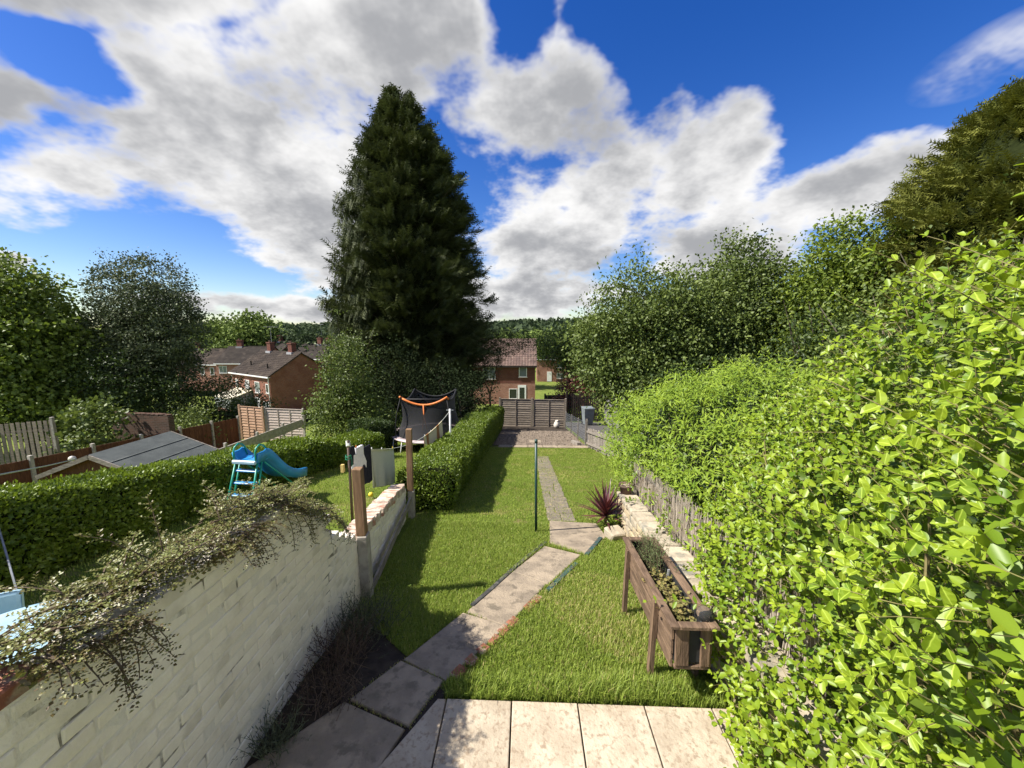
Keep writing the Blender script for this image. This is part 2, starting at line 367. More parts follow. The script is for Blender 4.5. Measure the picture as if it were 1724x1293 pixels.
def soft_box(name, size, bevel, mat, jitter=0.0, seed=0, seg=1):
    """mesh data of a box centred on its origin with worn, rounded edges"""
    bm = bmesh.new(); bmesh.ops.create_cube(bm, size=1.0)
    for v in bm.verts: v.co = Vector((v.co.x * size[0], v.co.y * size[1], v.co.z * size[2]))
    rr = random.Random(seed)
    if jitter:
        for v in bm.verts: v.co += Vector([rr.uniform(-jitter, jitter) for _ in range(3)])
    if bevel: bmesh.ops.bevel(bm, geom=bm.edges[:], offset=bevel, segments=seg, affect='EDGES', profile=.6)
    me = bpy.data.meshes.new(name); bm.to_mesh(me); bm.free(); me.materials.append(MATS[mat]); return me
def slab_mesh(name, poly, z_of, thick, mat, parent, bevel=.012, jitter=0.0):
    """a flagstone: polygon in plan lying on the slope"""
    bm = bmesh.new(); cx = sum(p[0] for p in poly) / len(poly); cy_ = sum(p[1] for p in poly) / len(poly); cz = z_of(cx, cy_)
    top = [bm.verts.new((p[0] - cx, p[1] - cy_, z_of(*p) - cz + thick)) for p in poly]
    bot = [bm.verts.new((p[0] - cx, p[1] - cy_, z_of(*p) - cz - .03)) for p in poly]
    n_ = len(poly); ar = sum(poly[i][0] * poly[(i + 1) % n_][1] - poly[(i + 1) % n_][0] * poly[i][1] for i in range(n_))
    if ar < 0: top.reverse(); bot.reverse()
    ft = bm.faces.new(top); bm.faces.new(bot[::-1])
    for i in range(n_): bm.faces.new((bot[i], bot[(i + 1) % n_], top[(i + 1) % n_], top[i]))
    bmesh.ops.bevel(bm, geom=[e for e in ft.edges], offset=bevel, segments=2, affect='EDGES', profile=.5)
    me = bpy.data.meshes.new(name); bm.to_mesh(me); bm.free(); me.materials.append(MATS[mat])
    return inst(name, me, (cx, cy_, cz), parent=parent)

# ------------------------------------------------------------------ terrain
def sstep(a, b, t):
    t = np.clip((t - a) / (b - a), 0, 1); return t * t * (3 - 2 * t)
def T(x, y):
    x = np.asarray(x, float); y = np.asarray(y, float)
    base = np.where(y < 2.45, 0, np.where(y < 21, -.143 * (y - 2.45), np.where(y < 55, -2.65 - .15 * (y - 21), -7.75 - .03 * np.minimum(y - 55, 110))))
    far = base - .05 * np.clip(-x - 8, 0, 30)
    low = -1.9 - .06 * (y - 2.45) - .08 * np.clip(-x - 8, 0, 20)
    k = sstep(21, 34, y)
    left = low * (1 - k) + far * k
    wl = sstep(7.15, 8.1, -x)
    z = base * (1 - wl) + np.minimum(left, base) * wl
    # wooded rise on the far side of the valley
    h = sstep(260, 620, y) * (15.5 + 2.5 * np.sin(x * .006 + 1.0) + 1.4 * np.sin(x * .017))
    return z + h
def Tz(x, y): return float(T(x, y))
xs = np.concatenate([np.linspace(-900, -80, 30), np.linspace(-70, -12, 40), np.linspace(-11.5, 6, 110), np.linspace(7, 60, 40), np.linspace(70, 900, 30)])
ys = np.concatenate([np.linspace(-40, 0, 10), np.linspace(.25, 24, 100), np.linspace(25, 80, 40), np.linspace(90, 900, 50)])
gx, gy = np.meshgrid(xs, ys); nx, ny = len(xs), len(ys)
gv = np.stack([gx.ravel(), gy.ravel(), T(gx, gy).ravel() - .03], 1)
ii = (np.arange(ny - 1)[:, None] * nx + np.arange(nx - 1)[None, :]).ravel()
tag(meshobj('terrain', gv, np.stack([ii, ii + 1, ii + nx + 1, ii + nx], 1), 'ground_turf', smooth=True), kind='structure')

def sheet(name, poly, mat, dz, step=.3):
    """a sheet laid over the sloping ground inside a polygon (kept as one mesh)"""
    bm = bmesh.new(); x0, x1 = min(p[0] for p in poly), max(p[0] for p in poly); y0, y1 = min(p[1] for p in poly), max(p[1] for p in poly)
    f = bm.faces.new([bm.verts.new((p[0], p[1], 0)) for p in poly])
    for a, b, no in ((x0, x1, (1, 0, 0)), (y0, y1, (0, 1, 0))):
        k = a + step
        while k < b:
            co = (k, 0, 0) if no[0] else (0, k, 0)
            bmesh.ops.bisect_plane(bm, geom=bm.verts[:] + bm.edges[:] + bm.faces[:], plane_co=co, plane_no=no); k += step
    for v in bm.verts: v.co.z = Tz(v.co.x, v.co.y) + dz
    bmesh.ops.recalc_face_normals(bm, faces=bm.faces[:])
    for q in bm.faces:
        if q.normal.z < 0: q.normal_flip()
    me = bpy.data.meshes.new(name); bm.to_mesh(me); bm.free(); me.materials.append(MATS[mat])
    return tag(link(bpy.data.objects.new(name, me)), kind='structure')
def inside(poly, x, y):
    r = np.zeros(len(x), bool); n_ = len(poly)
    for i in range(n_):
        (xa, ya), (xb, yb) = poly[i], poly[(i + 1) % n_]
        c = ((ya > y) != (yb > y)) & (x < (xb - xa) * (y - ya) / (yb - ya + 1e-12) + xa); r ^= c
    return r

# ------------------------------------------------------------------ scattered leaves and blades
LEAF_OVAL_V = np.array([(0, 0, 0), (.20, -.38, .06), (.22, 0, -.02), (.20, .38, .06), (.66, -.47, .07), (.64, 0, -.05), (.66, .47, .07), (1, 0, -.10)])
LEAF_OVAL_F = np.array([(0, 1, 2), (0, 2, 3), (1, 4, 5), (1, 5, 2), (2, 5, 6), (2, 6, 3), (4, 7, 5), (5, 7, 6)])
LEAF_DIA_V = np.array([(0, 0, 0), (.45, -.5, .10), (1, 0, -.06), (.45, .5, .10)])
LEAF_DIA_F = np.array([(0, 1, 2), (0, 2, 3)])
LEAF_LONG_V = np.array([(0, 0, 0), (.4, -.5, .05), (.4, .5, .05), (1, 0, -.16)])
LEAF_LONG_F = np.array([(0, 1, 2), (1, 3, 2)])
def unit(a): return a / np.maximum(np.linalg.norm(a, axis=-1, keepdims=True), 1e-9)
def leaf_arrays(pos, axis, nrm, ln, wd, tv, tf, tint):
    axis = unit(axis); side = unit(np.cross(nrm, axis)); up = np.cross(axis, side)
    N = len(pos); tv = np.asarray(tv, float)
    P = pos[:, None, :] + axis[:, None, :] * (tv[None, :, 0:1] * ln[:, None, None]) + side[:, None, :] * (tv[None, :, 1:2] * wd[:, None, None]) + up[:, None, :] * (tv[None, :, 2:3] * ln[:, None, None])
    F = tf[None] + (np.arange(N) * len(tv))[:, None, None]
    return P.reshape(-1, 3), F.reshape(-1, tf.shape[1]), np.repeat(tint, len(tf))
def leaf_obj(name, parts, mat, parent=None):
    """parts: list of (pos, axis, nrm, len, wid, template v, template f, tint)"""
    vs_, fs_, ts_ = [], [], []; o = 0
    for q in parts:
        v, f, t_ = leaf_arrays(*q); vs_.append(v); fs_.append(f + o); ts_.append(t_); o += len(v)
    return meshobj(name, np.concatenate(vs_), np.concatenate(fs_), mat, parent, tint=np.concatenate(ts_))
def wobble(p, s, seed=0):
    q = np.asarray(p) * s + seed * 1.7
    return (np.sin(q[..., 0] * 1.3 + 1.1 * np.sin(q[..., 1] * .9)) + np.sin(q[..., 1] * 1.7 + 1.3 * np.sin(q[..., 2] * 1.1)) + np.sin(q[..., 2] * 1.5 + 1.2 * np.sin(q[..., 0]))) / 3
def sphere_pts(n): return unit(RNG.normal(size=(n, 3)))

def grass(name, label, poly, excl, n, h0, h1, wd, mat, ybias=1.0, fine=True):
    x0, x1 = min(p[0] for p in poly), max(p[0] for p in poly); y0, y1 = min(p[1] for p in poly), max(p[1] for p in poly)
    x = RNG.uniform(x0, x1, n); y = y0 + (y1 - y0) * RNG.random(n) ** ybias
    k = inside(poly, x, y)
    for e_ in excl: k &= ~inside(e_, x, y)
    x, y = x[k], y[k]; n = len(x); P = np.stack([x, y, T(x, y) - .004], 1)
    lush = .5 + .5 * wobble(np.stack([x, y, x * 0], 1), 2.3, 3); dry = wobble(np.stack([x, y * .8, x * 0], 1), 1.6, 9)
    h = (h0 + (h1 - h0) * RNG.random(n) ** 1.6) * (.5 + .95 * lush)
    az = RNG.uniform(0, 2 * math.pi, n); lean = RNG.uniform(.1, .75, n)
    d = np.stack([np.cos(az), np.sin(az), 0 * az], 1); sd_ = np.stack([-np.sin(az), np.cos(az), 0 * az], 1) * (wd * RNG.uniform(.6, 1.3, n))[:, None]
    up = np.array([0, 0, 1.0])
    tint = np.clip(.12 + .42 * RNG.random(n) + .10 * lush + np.where((dry > .22) & (RNG.random(n) < .38), .42, 0) + np.where(RNG.random(n) < .09, .40, 0), 0, 1)
    if fine:
        mid = P + up * (h * .62)[:, None] + d * (h * lean * .30)[:, None]; tip = P + up * (h * (1 - .35 * lean))[:, None] + d * (h * lean * .85)[:, None]
        V = np.stack([P - sd_, P + sd_, mid - sd_ * .8, mid + sd_ * .8, tip], 1).reshape(-1, 3)
        F = (np.array([(0, 1, 3), (0, 3, 2), (2, 3, 4)])[None] + (np.arange(n) * 5)[:, None, None]).reshape(-1, 3); tt = np.repeat(tint, 3)
    else:
        tip = P + up * (h * .9)[:, None] + d * (h * lean * .7)[:, None]
        V = np.stack([P - sd_, P + sd_, tip], 1).reshape(-1, 3); F = np.arange(n * 3).reshape(-1, 3); tt = tint
    return tag(meshobj(name, V, F, mat, tint=tt), label, 'grass', kind='stuff')

# ------------------------------------------------------------------ patio, path, lawns
LAWN = [(-.55, 2.47), (1.52, 2.47), (1.52, 6.3), (2.78, 10.3), (2.82, 11.2), (2.25, 13.55), (-1.25, 13.55), (-1.45, 6.5), (-1.95, 6.35), (-1.72, 3.6), (-1.15, 3.0)]
PATH = [[(.44, 6.06), (1.15, 6.0), (1.20, 5.5), (.84, 4.90), (.39, 5.22)],
        [(.28, 5.06), (.72, 4.82), (.27, 4.10), (-.12, 4.36)],
        [(-.15, 4.30), (.22, 4.05), (-.17, 3.32), (-.56, 3.52)],
        [(-.62, 3.45), (-.20, 3.27), (-.61, 2.64), (-.98, 2.83)],
        [(-1.02, 2.78), (-.65, 2.60), (-.80, 2.26), (-1.25, 2.42)],
        [(-1.30, 2.37), (-.84, 2.21), (-.96, 1.86), (-1.68, 1.95)],
        [(-1.70, 1.90), (-.98, 1.81), (-1.10, 1.30), (-1.70, 1.30)]]
STRIP = [(.31, 11.55), (.72, 11.55), (.86, 6.12), (.38, 6.12)]
sheet('lawn', LAWN, 'ground_turf', -.012)
sheet('flower_bed', [(-1.75, 1.2), (-.62, 1.2), (-.60, 2.52), (-1.15, 3.0), (-1.72, 3.7)], 'soil', -.006)
NLAWN = [(-1.98, 1.0), (-1.98, 12.0), (-2.3, 15.0), (-7.0, 15.0), (-6.0, 1.0)]
sheet('neighbour_lawn', NLAWN, 'ground_turf', -.016, .5)

patio = empty('patio', (0, 0, 0)); tag(patio, kind='structure')
sheet('patio_bed', [(-.98, .3), (1.9, .3), (1.9, 2.45), (-.52, 2.45), (-.98, 1.9)], 'soil', .002)
for r_ in range(4):
    ya, yb = 2.425 - .475 * r_ - .466, 2.425 - .475 * r_
    for k in range(-1, 6):
        xa, xb = -.56 + .474 * k, -.56 + .474 * k + .464
        poly = [(xa, ya), (xb, ya), (xb, yb), (xa, yb)]
        if k == -1: poly = [(xa + .06, ya), (xb, ya), (xb, yb), (xb - .05, yb), (xa + .06, ya + .06)] if r_ == 0 else [(xa, ya), (xb, ya), (xb, yb), (xa, yb)]
        if r_ == 0 and k == -1: poly = [(-.90, ya), (xb, ya), (xb, yb), (xb - .06, yb)]
        if k == 5: poly = [(xa, ya), (xa + .22, ya), (xa + .22, yb), (xa, yb)]
        dz = random.uniform(-.003, .003)
        slab_mesh('slab', poly, lambda x, y, dz=dz, s_=random.uniform(-.006, .006): dz + s_ * (x - xa), .035, 'slab', patio, .006)
path = empty('path', (0, 0, 0)); tag(path, kind='structure')
PATH = [[(sum(a[0] for a in q) / len(q) + (p[0] - sum(a[0] for a in q) / len(q)) * 1.085, sum(a[1] for a in q) / len(q) + (p[1] - sum(a[1] for a in q) / len(q)) * 1.085) for p in q] for q in PATH]
for q in PATH:
    a = random.uniform(-.01, .01)
    slab_mesh('flagstone', q, lambda x, y, a=a: Tz(x, y) + a * (x - q[0][0]), .022, 'path_slab', path, .014)
# the far stretch of the path: small uneven setts sunk in turf
yy = 6.14
while yy < 11.5:
    f = (yy - 6.12) / 5.43; xl, xr = .38 - .07 * f, .86 - .14 * f; dy = random.uniform(.26, .48); cuts = [xl] + ([xl + (xr - xl) * random.uniform(.35, .65)] if random.random() < .7 else []) + [xr]
    for xa, xb in zip(cuts[:-1], cuts[1:]):
        j = lambda s_=.016: random.uniform(-s_, s_)
        slab_mesh('sett', [(xa + .004 + j(), yy + .004), (xb - .004 + j(), yy + .004 + j()), (xb - .004 + j(), yy + dy - .004), (xa + .004 + j(), yy + dy - .004 + j())], Tz, random.uniform(.002, .010), 'old_path', path, .012)
    yy += dy
excl = PATH + [STRIP]
grass('grass', 'long sunlit grass on the lawn between patio and green pole', [p for p in [(-.50, 2.46), (1.5, 2.46), (1.5, 6.0), (-1.9, 6.0), (-1.72, 3.5), (-1.1, 2.95)]], PATH, 215000, .024, .066, .0021, 'blade', 1.15)
grass('grass', 'overgrown grass tufts spilling over the patio edge', [(-.58, 2.44), (1.5, 2.44), (1.5, 2.62), (-.58, 2.62)], PATH, 7000, .06, .17, .0024, 'blade')
grass('grass', 'mown yellowish grass on the far part of the lawn', [(-1.9, 6.0), (1.5, 6.0), (2.75, 10.3), (2.8, 11.2), (2.22, 13.5), (-1.3, 13.5)], [STRIP] + PATH, 130000, .018, .040, .0048, 'blade', fine=False)
grass('grass', 'mown grass under the washing line next door', NLAWN, [], 110000, .025, .06, .006, 'blade', fine=False)
def grown(q, k): cx_, cy_ = sum(a[0] for a in q) / len(q), sum(a[1] for a in q) / len(q); return [(cx_ + (p[0] - cx_) * k, cy_ + (p[1] - cy_) * k) for p in q]
for q in PATH[:5]: 
    o = grass('grass', 'straw coloured grass creeping into the joints round a flagstone', grown(q, 1.07), [grown(q, .97)] + [grown(r_, .93) for r_ in PATH if r_ is not q], 3600, .010, .035, .0028, 'blade'); o['group'] = 'dry grass in the path joints'
    at_ = o.data.attributes['tint']; nn = len(at_.data); at_.data.foreach_set('value', np.clip(RNG.normal(.80, .16, nn), 0, 1).astype(np.float32))
grass('grass', 'thin grass creeping over the old setts of the far path', STRIP, [], 9000, .010, .03, .005, 'blade', fine=False)
ncl = 5200; x = RNG.uniform(-1.7, 1.5, ncl); y = RNG.uniform(2.5, 9, ncl); k = inside(LAWN, x, y)
for q in PATH + [STRIP]: k &= ~inside(q, x, y)
k &= wobble(np.stack([x, y, x * 0], 1), 3.3, 6) > .05; x, y = x[k], y[k]; m_ = len(x); az = RNG.uniform(0, 6.28, m_)
tag(leaf_obj('clover', [(np.stack([x, y, T(x, y) + RNG.uniform(.015, .05, m_)], 1), np.stack([np.cos(az), np.sin(az), RNG.normal(0, .2, m_)], 1), RNG.normal(0, .3, (m_, 3)) + np.array([0, 0, 1.0]), RNG.uniform(.015, .035, m_), RNG.uniform(.010, .022, m_), LEAF_DIA_V, LEAF_DIA_F, RNG.random(m_))], 'leaf_privet'), 'small clover and weed leaves scattered in the lawn', 'weeds', kind='stuff')
# path edging: lengths of green plastic edge, a kerb of old bricks, a dark strip on the other side
def edge_run(name, label, pts, mat, w_, h_, group=None):
    t_ = empty(name, (pts[0][0], pts[0][1], Tz(*pts[0])), 0, label, 'edging', group)
    b = MB(); o = Vector(t_.location)
    for p, q in zip(pts[:-1], pts[1:]):
        b.beam(Vector((p[0], p[1], Tz(*p) + h_ / 2 - .02)) - o, Vector((q[0], q[1], Tz(*q) + h_ / 2 - .02)) - o, w_, h_)
    b.obj('strip', mat, t_); return t_
edge_run('path_edging', 'green plastic edging strip beside the path near the planter', [(.26, 3.93), (.38, 4.13), (.52, 4.36), (.66, 4.58)], 'edging_green', .05, .055)
edge_run('path_edging', 'short green edging strip by the boulder at the path bend', [(.83, 4.84), (.98, 5.12), (1.13, 5.42)], 'edging_green', .05, .055)
edge_run('path_edging', 'dark edging strip along the lawn side of the path below the pole', [(-.55, 3.60), (-.36, 3.96), (-.17, 4.36), (.06, 4.80), (.30, 5.22)], 'edging_dark', .045, .05)
kb = empty('brick_kerb', (-.3, 3.1, Tz(-.3, 3.1)), 0, 'broken kerb of red bricks along the path by the patio', 'kerb')
me = soft_box('brick', (.10, .215, .065), .012, 'edging_brick', .006, 3)
for k in range(9):
    f = k / 8; p = Vector((-.53 + .66 * f, 2.70 + 1.06 * f, 0)); p.z = Tz(p.x, p.y) - .008
    if k in (6,): continue
    inst('brick', me, p - Vector(kb.location), (-.14, random.uniform(-.12, .12), -.55 + random.uniform(-.08, .08)), (1, random.uniform(.5, .62), 1), kb)
# gravel rectangle in front of the back fence, with a concrete strip before it
sheet('gravel_bed', [(-1.25, 14.0), (2.28, 14.0), (2.1, 18.4), (-1.2, 18.4)], 'gravel_bed', -.008)
sheet('fence_bed', [(-1.35, 18.4), (2.15, 18.4), (2.1, 20.6), (-1.4, 20.6)], 'soil', -.006)
cs = empty('concrete_strip', (0, 0, 0)); tag(cs, kind='structure')
for k in range(6): slab_mesh('slab', [(-1.0 + .55 * k, 13.55), (-.47 + .55 * k, 13.55), (-.47 + .55 * k, 13.98), (-1.0 + .55 * k, 13.98)], Tz, .02, 'path_slab', cs)
slab_mesh('slab', [(.15, 14.6), (.62, 14.6), (.62, 15.3), (.15, 15.3)], Tz, .03, 'path_slab', cs)
npb = 9000; x = RNG.uniform(-1.2, 2.2, npb); y = RNG.uniform(14.02, 18.4, npb); r_ = RNG.uniform(.014, .034, npb)
oc = np.array([(1, 0, 0), (0, 1, 0), (-1, 0, 0), (0, -1, 0), (0, 0, .7), (0, 0, -.7)]); of = np.array([(0, 1, 4), (1, 2, 4), (2, 3, 4), (3, 0, 4), (1, 0, 5), (2, 1, 5), (3, 2, 5), (0, 3, 5)])
vv = oc[None] * r_[:, None, None] * RNG.uniform(.7, 1.3, (npb, 6, 1)); vv = vv + np.stack([x, y, T(x, y) + .006], 1)[:, None, :]
tag(meshobj('gravel', vv.reshape(-1, 3), (of[None] + (np.arange(npb) * 6)[:, None, None]).reshape(-1, 3), 'pebble_a'), 'pinkish brown gravel in front of the back fence', 'gravel', kind='stuff')

# ------------------------------------------------------------------ white painted walls
WX = -1.75
def top_hi(y): return float(np.interp(y, [.0, 1.15, 1.3, 2.5, 2.62, 2.95, 3.31, 3.72], [1.52, 1.52, 1.45, 1.44, 1.38, 1.18, .82, .50]))
hw = empty('garden_wall', (WX - .107, 2.2, 0), 0, 'tall white painted brick wall with its end broken down in steps', 'wall')
bricks = [soft_box('brick', (.212, .217, .0675), .009, 'paint', .004, s, 2) for s in range(5)]
red_b = soft_box('brick', (.212, .217, .0675), .008, 'edging_brick', .004, 9)
core = MB()
for c in range(-2, 21):
    z = .0375 + .075 * c; off = 0 if c % 2 else .1125; y = .62 + off - .225
    while y < 3.66:
        y += .225
        yc = min(y, 3.66); sl = 1.0
        if y > 3.56: sl = max(.3, (3.675 - (y - .1125)) / .225); yc = y - .1125 + .1125 * sl
        if sl <= .31 and y > 3.67: break
        if z + .036 > top_hi(yc) + .02: continue
        red = z > 1.44 and yc < 1.15
        inst('brick', red_b if red else random.choice(bricks), (random.uniform(-.0035, .0035), yc - 2.2, z), (random.uniform(-.012, .012), random.uniform(-.012, .012), random.uniform(-.01, .01)), (1, sl, 1), hw)
yk = .5
while yk < 3.67:
    core.box((-.1025, yk - 2.2, -.3), (.1025, min(yk + .05, 3.67) - 2.2, top_hi(yk + .05) - .05)); yk += .05
core.obj('mortar', 'mortar', hw)

# lower wall stepping down the garden, bricks laid to the slope with a brick-on-edge coping
p0, p1 = Vector((-1.80, 3.80, .40)), Vector((-2.03, 6.16, .0))
lw = empty('low_wall', p0, 0, 'low white painted wall with flaking brick coping between the two posts', 'wall')
dv = p1 - p0; Ll = dv.length; lw.rotation_euler = dv.to_track_quat('Y', 'Z').to_euler()
for c in range(8):
    z = -.04 - .075 * c; off = .1125 if c % 2 else 0; k = 0
    while off + .225 * k + .05 < Ll:
        y = off + .225 * k + .1125
        if c < 5 or y > .1 * c: inst('brick', random.choice(bricks), (-.107 + random.uniform(-.005, .005), min(y, Ll - .08), z), (random.uniform(-.02, .02), random.uniform(-.015, .015), random.uniform(-.02, .02)), (1, 1 if y < Ll - .1 else .6, 1), lw)
        k += 1
MB().box((-.2045, 0, -.75), (-.0095, Ll, .0)).obj('mortar', 'mortar', lw)
cop = [soft_box('coping_brick', (.228, .074, .112), .012, 'coping', .006, s, 2) for s in range(4)]
for k in range(int(Ll / .083)):
    inst('coping_brick', random.choice(cop), (-.105 + random.uniform(-.012, .008), .045 + .083 * k, .052 + random.uniform(-.012, .006)), (random.uniform(-.05, .05), random.uniform(-.04, .04), random.uniform(-.04, .04)), (1, 1, 1), lw)
for yk, n_, dz in ((-.14, 1, 0),):
    for k in range(2): inst('coping_brick', cop[k], (-.14 + .02 * k, yk + .085 * k, .0 - .02 * k), (0, .05, .1), (1, 1, 1), lw)

def post(label, x, y, ztop, zc, lean=(0, 0)):
    zb = Tz(x, y) - .1
    t_ = empty('fence_post', (x, y, zb), .06, label, 'post'); t_.rotation_euler = (lean[0], lean[1], .1)
    inst('concrete_spur', soft_box('concrete_spur', (.10, .125, zc - zb), .008, 'concrete', .003, 4), (0, 0, (zc - zb) / 2), parent=t_)
    inst('timber', soft_box('timber', (.098, .098, ztop - zc), .005, 'timber_new', .004, 5), (-.012, 0, (zc - zb) + (ztop - zc) / 2), parent=t_)
    b = MB(); b.box((-.045, -.052, zc - zb - .12), (.045, -.064, zc - zb - .10)); 
    return t_
post('brown timber post on a concrete spur where tall wall meets low wall', -1.70, 3.735, 1.28, .55, (0, -.012))
post('brown timber post on a concrete spur beside the clipped hedge end', -1.985, 6.27, 1.02, -.08, (0, .01))
b = MB(); b.beam((-1.70, 3.86, -.16), (-1.945, 6.12, -.17), .028, .10); b.obj('gravel_board', 'timber_grey')
pl = bpy.data.objects['gravel_board']; tag(pl, 'long grey board leaning along the foot of the low white wall', 'board')

# ------------------------------------------------------------------ right-hand stone wall, reed screen
sw = empty('stone_wall', (1.5, 4.3, Tz(1.5, 4.3)), 0, 'low yellow stone retaining wall behind the wooden planter', 'wall')
so = Vector(sw.location)
def top_st(y): return float(np.interp(y, [1.4, 2.4, 2.94, 4.4, 6.1], [.56, .52, .46, .22, .03]))
rs = random.Random(5); stv = [soft_box('stone', (.20, 1, 1), .03, 'stone_yellow', .0, s, 2) for s in range(1)]
core = MB(); yk = 1.45
while yk < 6.14: core.box(Vector((1.53, yk, Tz(1.5, yk) - .2)) - so, Vector((1.70, min(6.14, yk + .12), top_st(yk + .12) - .075)) - so); yk += .12
core.obj('core', 'stone_joint', sw)
for row in range(5):
    y = 1.5
    while y < 6.1:
        L_ = rs.uniform(.16, .36); yc = min(y + L_ / 2, 6.0); hgt = (top_st(yc) - .07 - Tz(1.5, yc)) / 4.0; zc = Tz(1.5, yc) + hgt * (row - .5) + rs.uniform(-.01, .01)
        if row < 5:
            m_ = soft_box('stone', (.14, L_ - .014, hgt - .012), .022, rs.choice(['stone_yellow', 'stone_yellow', 'stone_grey']), .008, int(rs.random() * 1e6), 2)
            inst('stone', m_, Vector((1.575 + rs.uniform(-.012, .012), yc, zc)) - so, (-.14 + rs.uniform(-.05, .05), 0, rs.uniform(-.03, .03)), parent=sw)
        y += L_
y = 1.5
while y < 6.1:
    L_ = rs.uniform(.24, .42); yc = y + L_ / 2
    m_ = soft_box('coping_stone', (.27, L_ - .012, .075), .018, 'stone_grey', .008, int(rs.random() * 1e6), 2)
    inst('coping_stone', m_, Vector((1.64 + rs.uniform(-.012, .012), yc, top_st(yc) - .03)) - so, (math.atan2(top_st(yc + .1) - top_st(yc - .1), .2), rs.uniform(-.04, .04), rs.uniform(-.04, .04)), parent=sw); y += L_
inst('boulder', soft_box('boulder', (.30, .24, .16), .05, 'stone_grey', .03, 8, 3), (1.36, 5.50, Tz(1.36, 5.5) + .05), (0, .1, .4)); tag(bpy.data.objects['boulder'], 'pale rounded stone block at the path bend below the spiky red plant', 'rock')
rsn = empty('reed_screen', (1.86, 4.2, 0), 0, 'weathered split reed screen standing behind the stone wall', 'screen')
b = MB()
for k in range(900):
    y = 2.2 + 4.1 * k / 900 + rs.uniform(-.008, .008); zb = Tz(1.8, y) + .1; x = 1.86 + rs.uniform(-.035, .035)
    h_ = rs.uniform(.70, .95); b.tube([(x - 1.86, y - 4.2, zb), (x - 1.86 + rs.uniform(-.03, .03), y - 4.2 + rs.uniform(-.06, .06), zb + h_)], [.0055, .0035], 4, False)
tag(b.obj('reeds', 'reed', rsn), kind='stuff')
b = MB(); b.tube([(0, -2, Tz(1.8, 2.2) + .5), (0, 2.1, Tz(1.8, 6.3) + .5)], .006, 5); b.tube([(0, -2, Tz(1.8, 2.2) + .9), (0, 2.1, Tz(1.8, 6.3) + .9)], .006, 5); b.obj('wire', 'galvanised', rsn)

# ------------------------------------------------------------------ planter, pots and small plants
# wooden trough on legs, set against the stone wall
PX0, PX1, PY0, PY1 = 1.03, 1.33, 2.44, 3.76
pt = empty('planter', ((PX0 + PX1) / 2, 3.1, Tz(1.2, 3.1)), 0, 'dark stained wooden trough planter on legs beside the stone wall', 'planter')
po = Vector(pt.location)
def zr(y): return .66 - .075 * (y - 2.44)           # rim height, the trough leans down the garden
def tilt_box(name, x0, x1, y0, y1, d0, d1, mat, bev=.004):
    """box hung below the rim line by d0..d1"""
    m_ = soft_box(name, (x1 - x0, y1 - y0, abs(d0 - d1)), bev, mat, .0015, int(x0 * 977 + y0 * 131 + d0 * 71), 1)
    yc = (y0 + y1) / 2
    return inst(name, m_, Vector(((x0 + x1) / 2, yc, zr(yc) - (d0 + d1) / 2)) - po, (math.atan(-.075), 0, 0), parent=pt)
for sx_, (xa, xb) in enumerate(((PX0 + .004, PX0 + .026), (PX1 - .026, PX1 - .004))):
    for k in range(3): tilt_box('side_plank', xa + random.uniform(-.002, .002), xb, PY0 + .03, PY1 - .03, .03 + .108 * k, .03 + .108 * k + .104, 'planter_wood')
for (ya, yb) in ((PY0 + .008, PY0 + .028), (PY1 - .028, PY1 - .008)):
    for k, (xa, xb) in enumerate(((PX0 + .03, PX0 + .125), (PX0 + .205, PX1 - .03))): tilt_box('end_plank', xa, xb, ya, yb, .035, .315, 'planter_wood_v')
    tilt_box('end_backing', PX0 + .03, PX1 - .03, ya + (.022 if ya < 3 else -.004), yb + (.006 if ya < 3 else -.022), .03, .30, 'planter_liner')
    tilt_box('bottom_rail', PX0 + .028, PX1 - .028, ya - .004, yb + .004, .318, .345, 'planter_wood')
tilt_box('rim', PX0 - .018, PX0 + .045, PY0 - .012, PY1 + .012, 0, .026, 'planter_wood'); tilt_box('rim', PX1 - .045, PX1 + .018, PY0 - .012, PY1 + .012, 0, .026, 'planter_wood')
tilt_box('rim', PX0 + .047, PX1 - .047, PY0 - .012, PY0 + .05, .0005, .0265, 'planter_wood'); tilt_box('rim', PX0 + .047, PX1 - .047, PY1 - .05, PY1 + .012, .0005, .0265, 'planter_wood')
tilt_box('liner', PX0 + .03, PX0 + .036, PY0 + .035, PY1 - .035, .028, .30, 'planter_liner'); tilt_box('liner', PX1 - .036, PX1 - .03, PY0 + .035, PY1 - .035, .028, .30, 'planter_liner')
tilt_box('compost', PX0 + .04, PX1 - .04, PY0 + .05, PY1 - .05, .115, .29, 'compost')
for x in (PX0 - .014, PX1 + .014):
    for y in (2.76, 3.56):
        zb = Tz(x, y) - .03; b = MB(); b.beam(Vector((x + (-.012 if x < 1.2 else .012), y, zb)) - po, Vector((x, y, zr(y) - .028)) - po, .036, .062, (0, 1, 0)); b.obj('leg', 'planter_wood_v', pt)

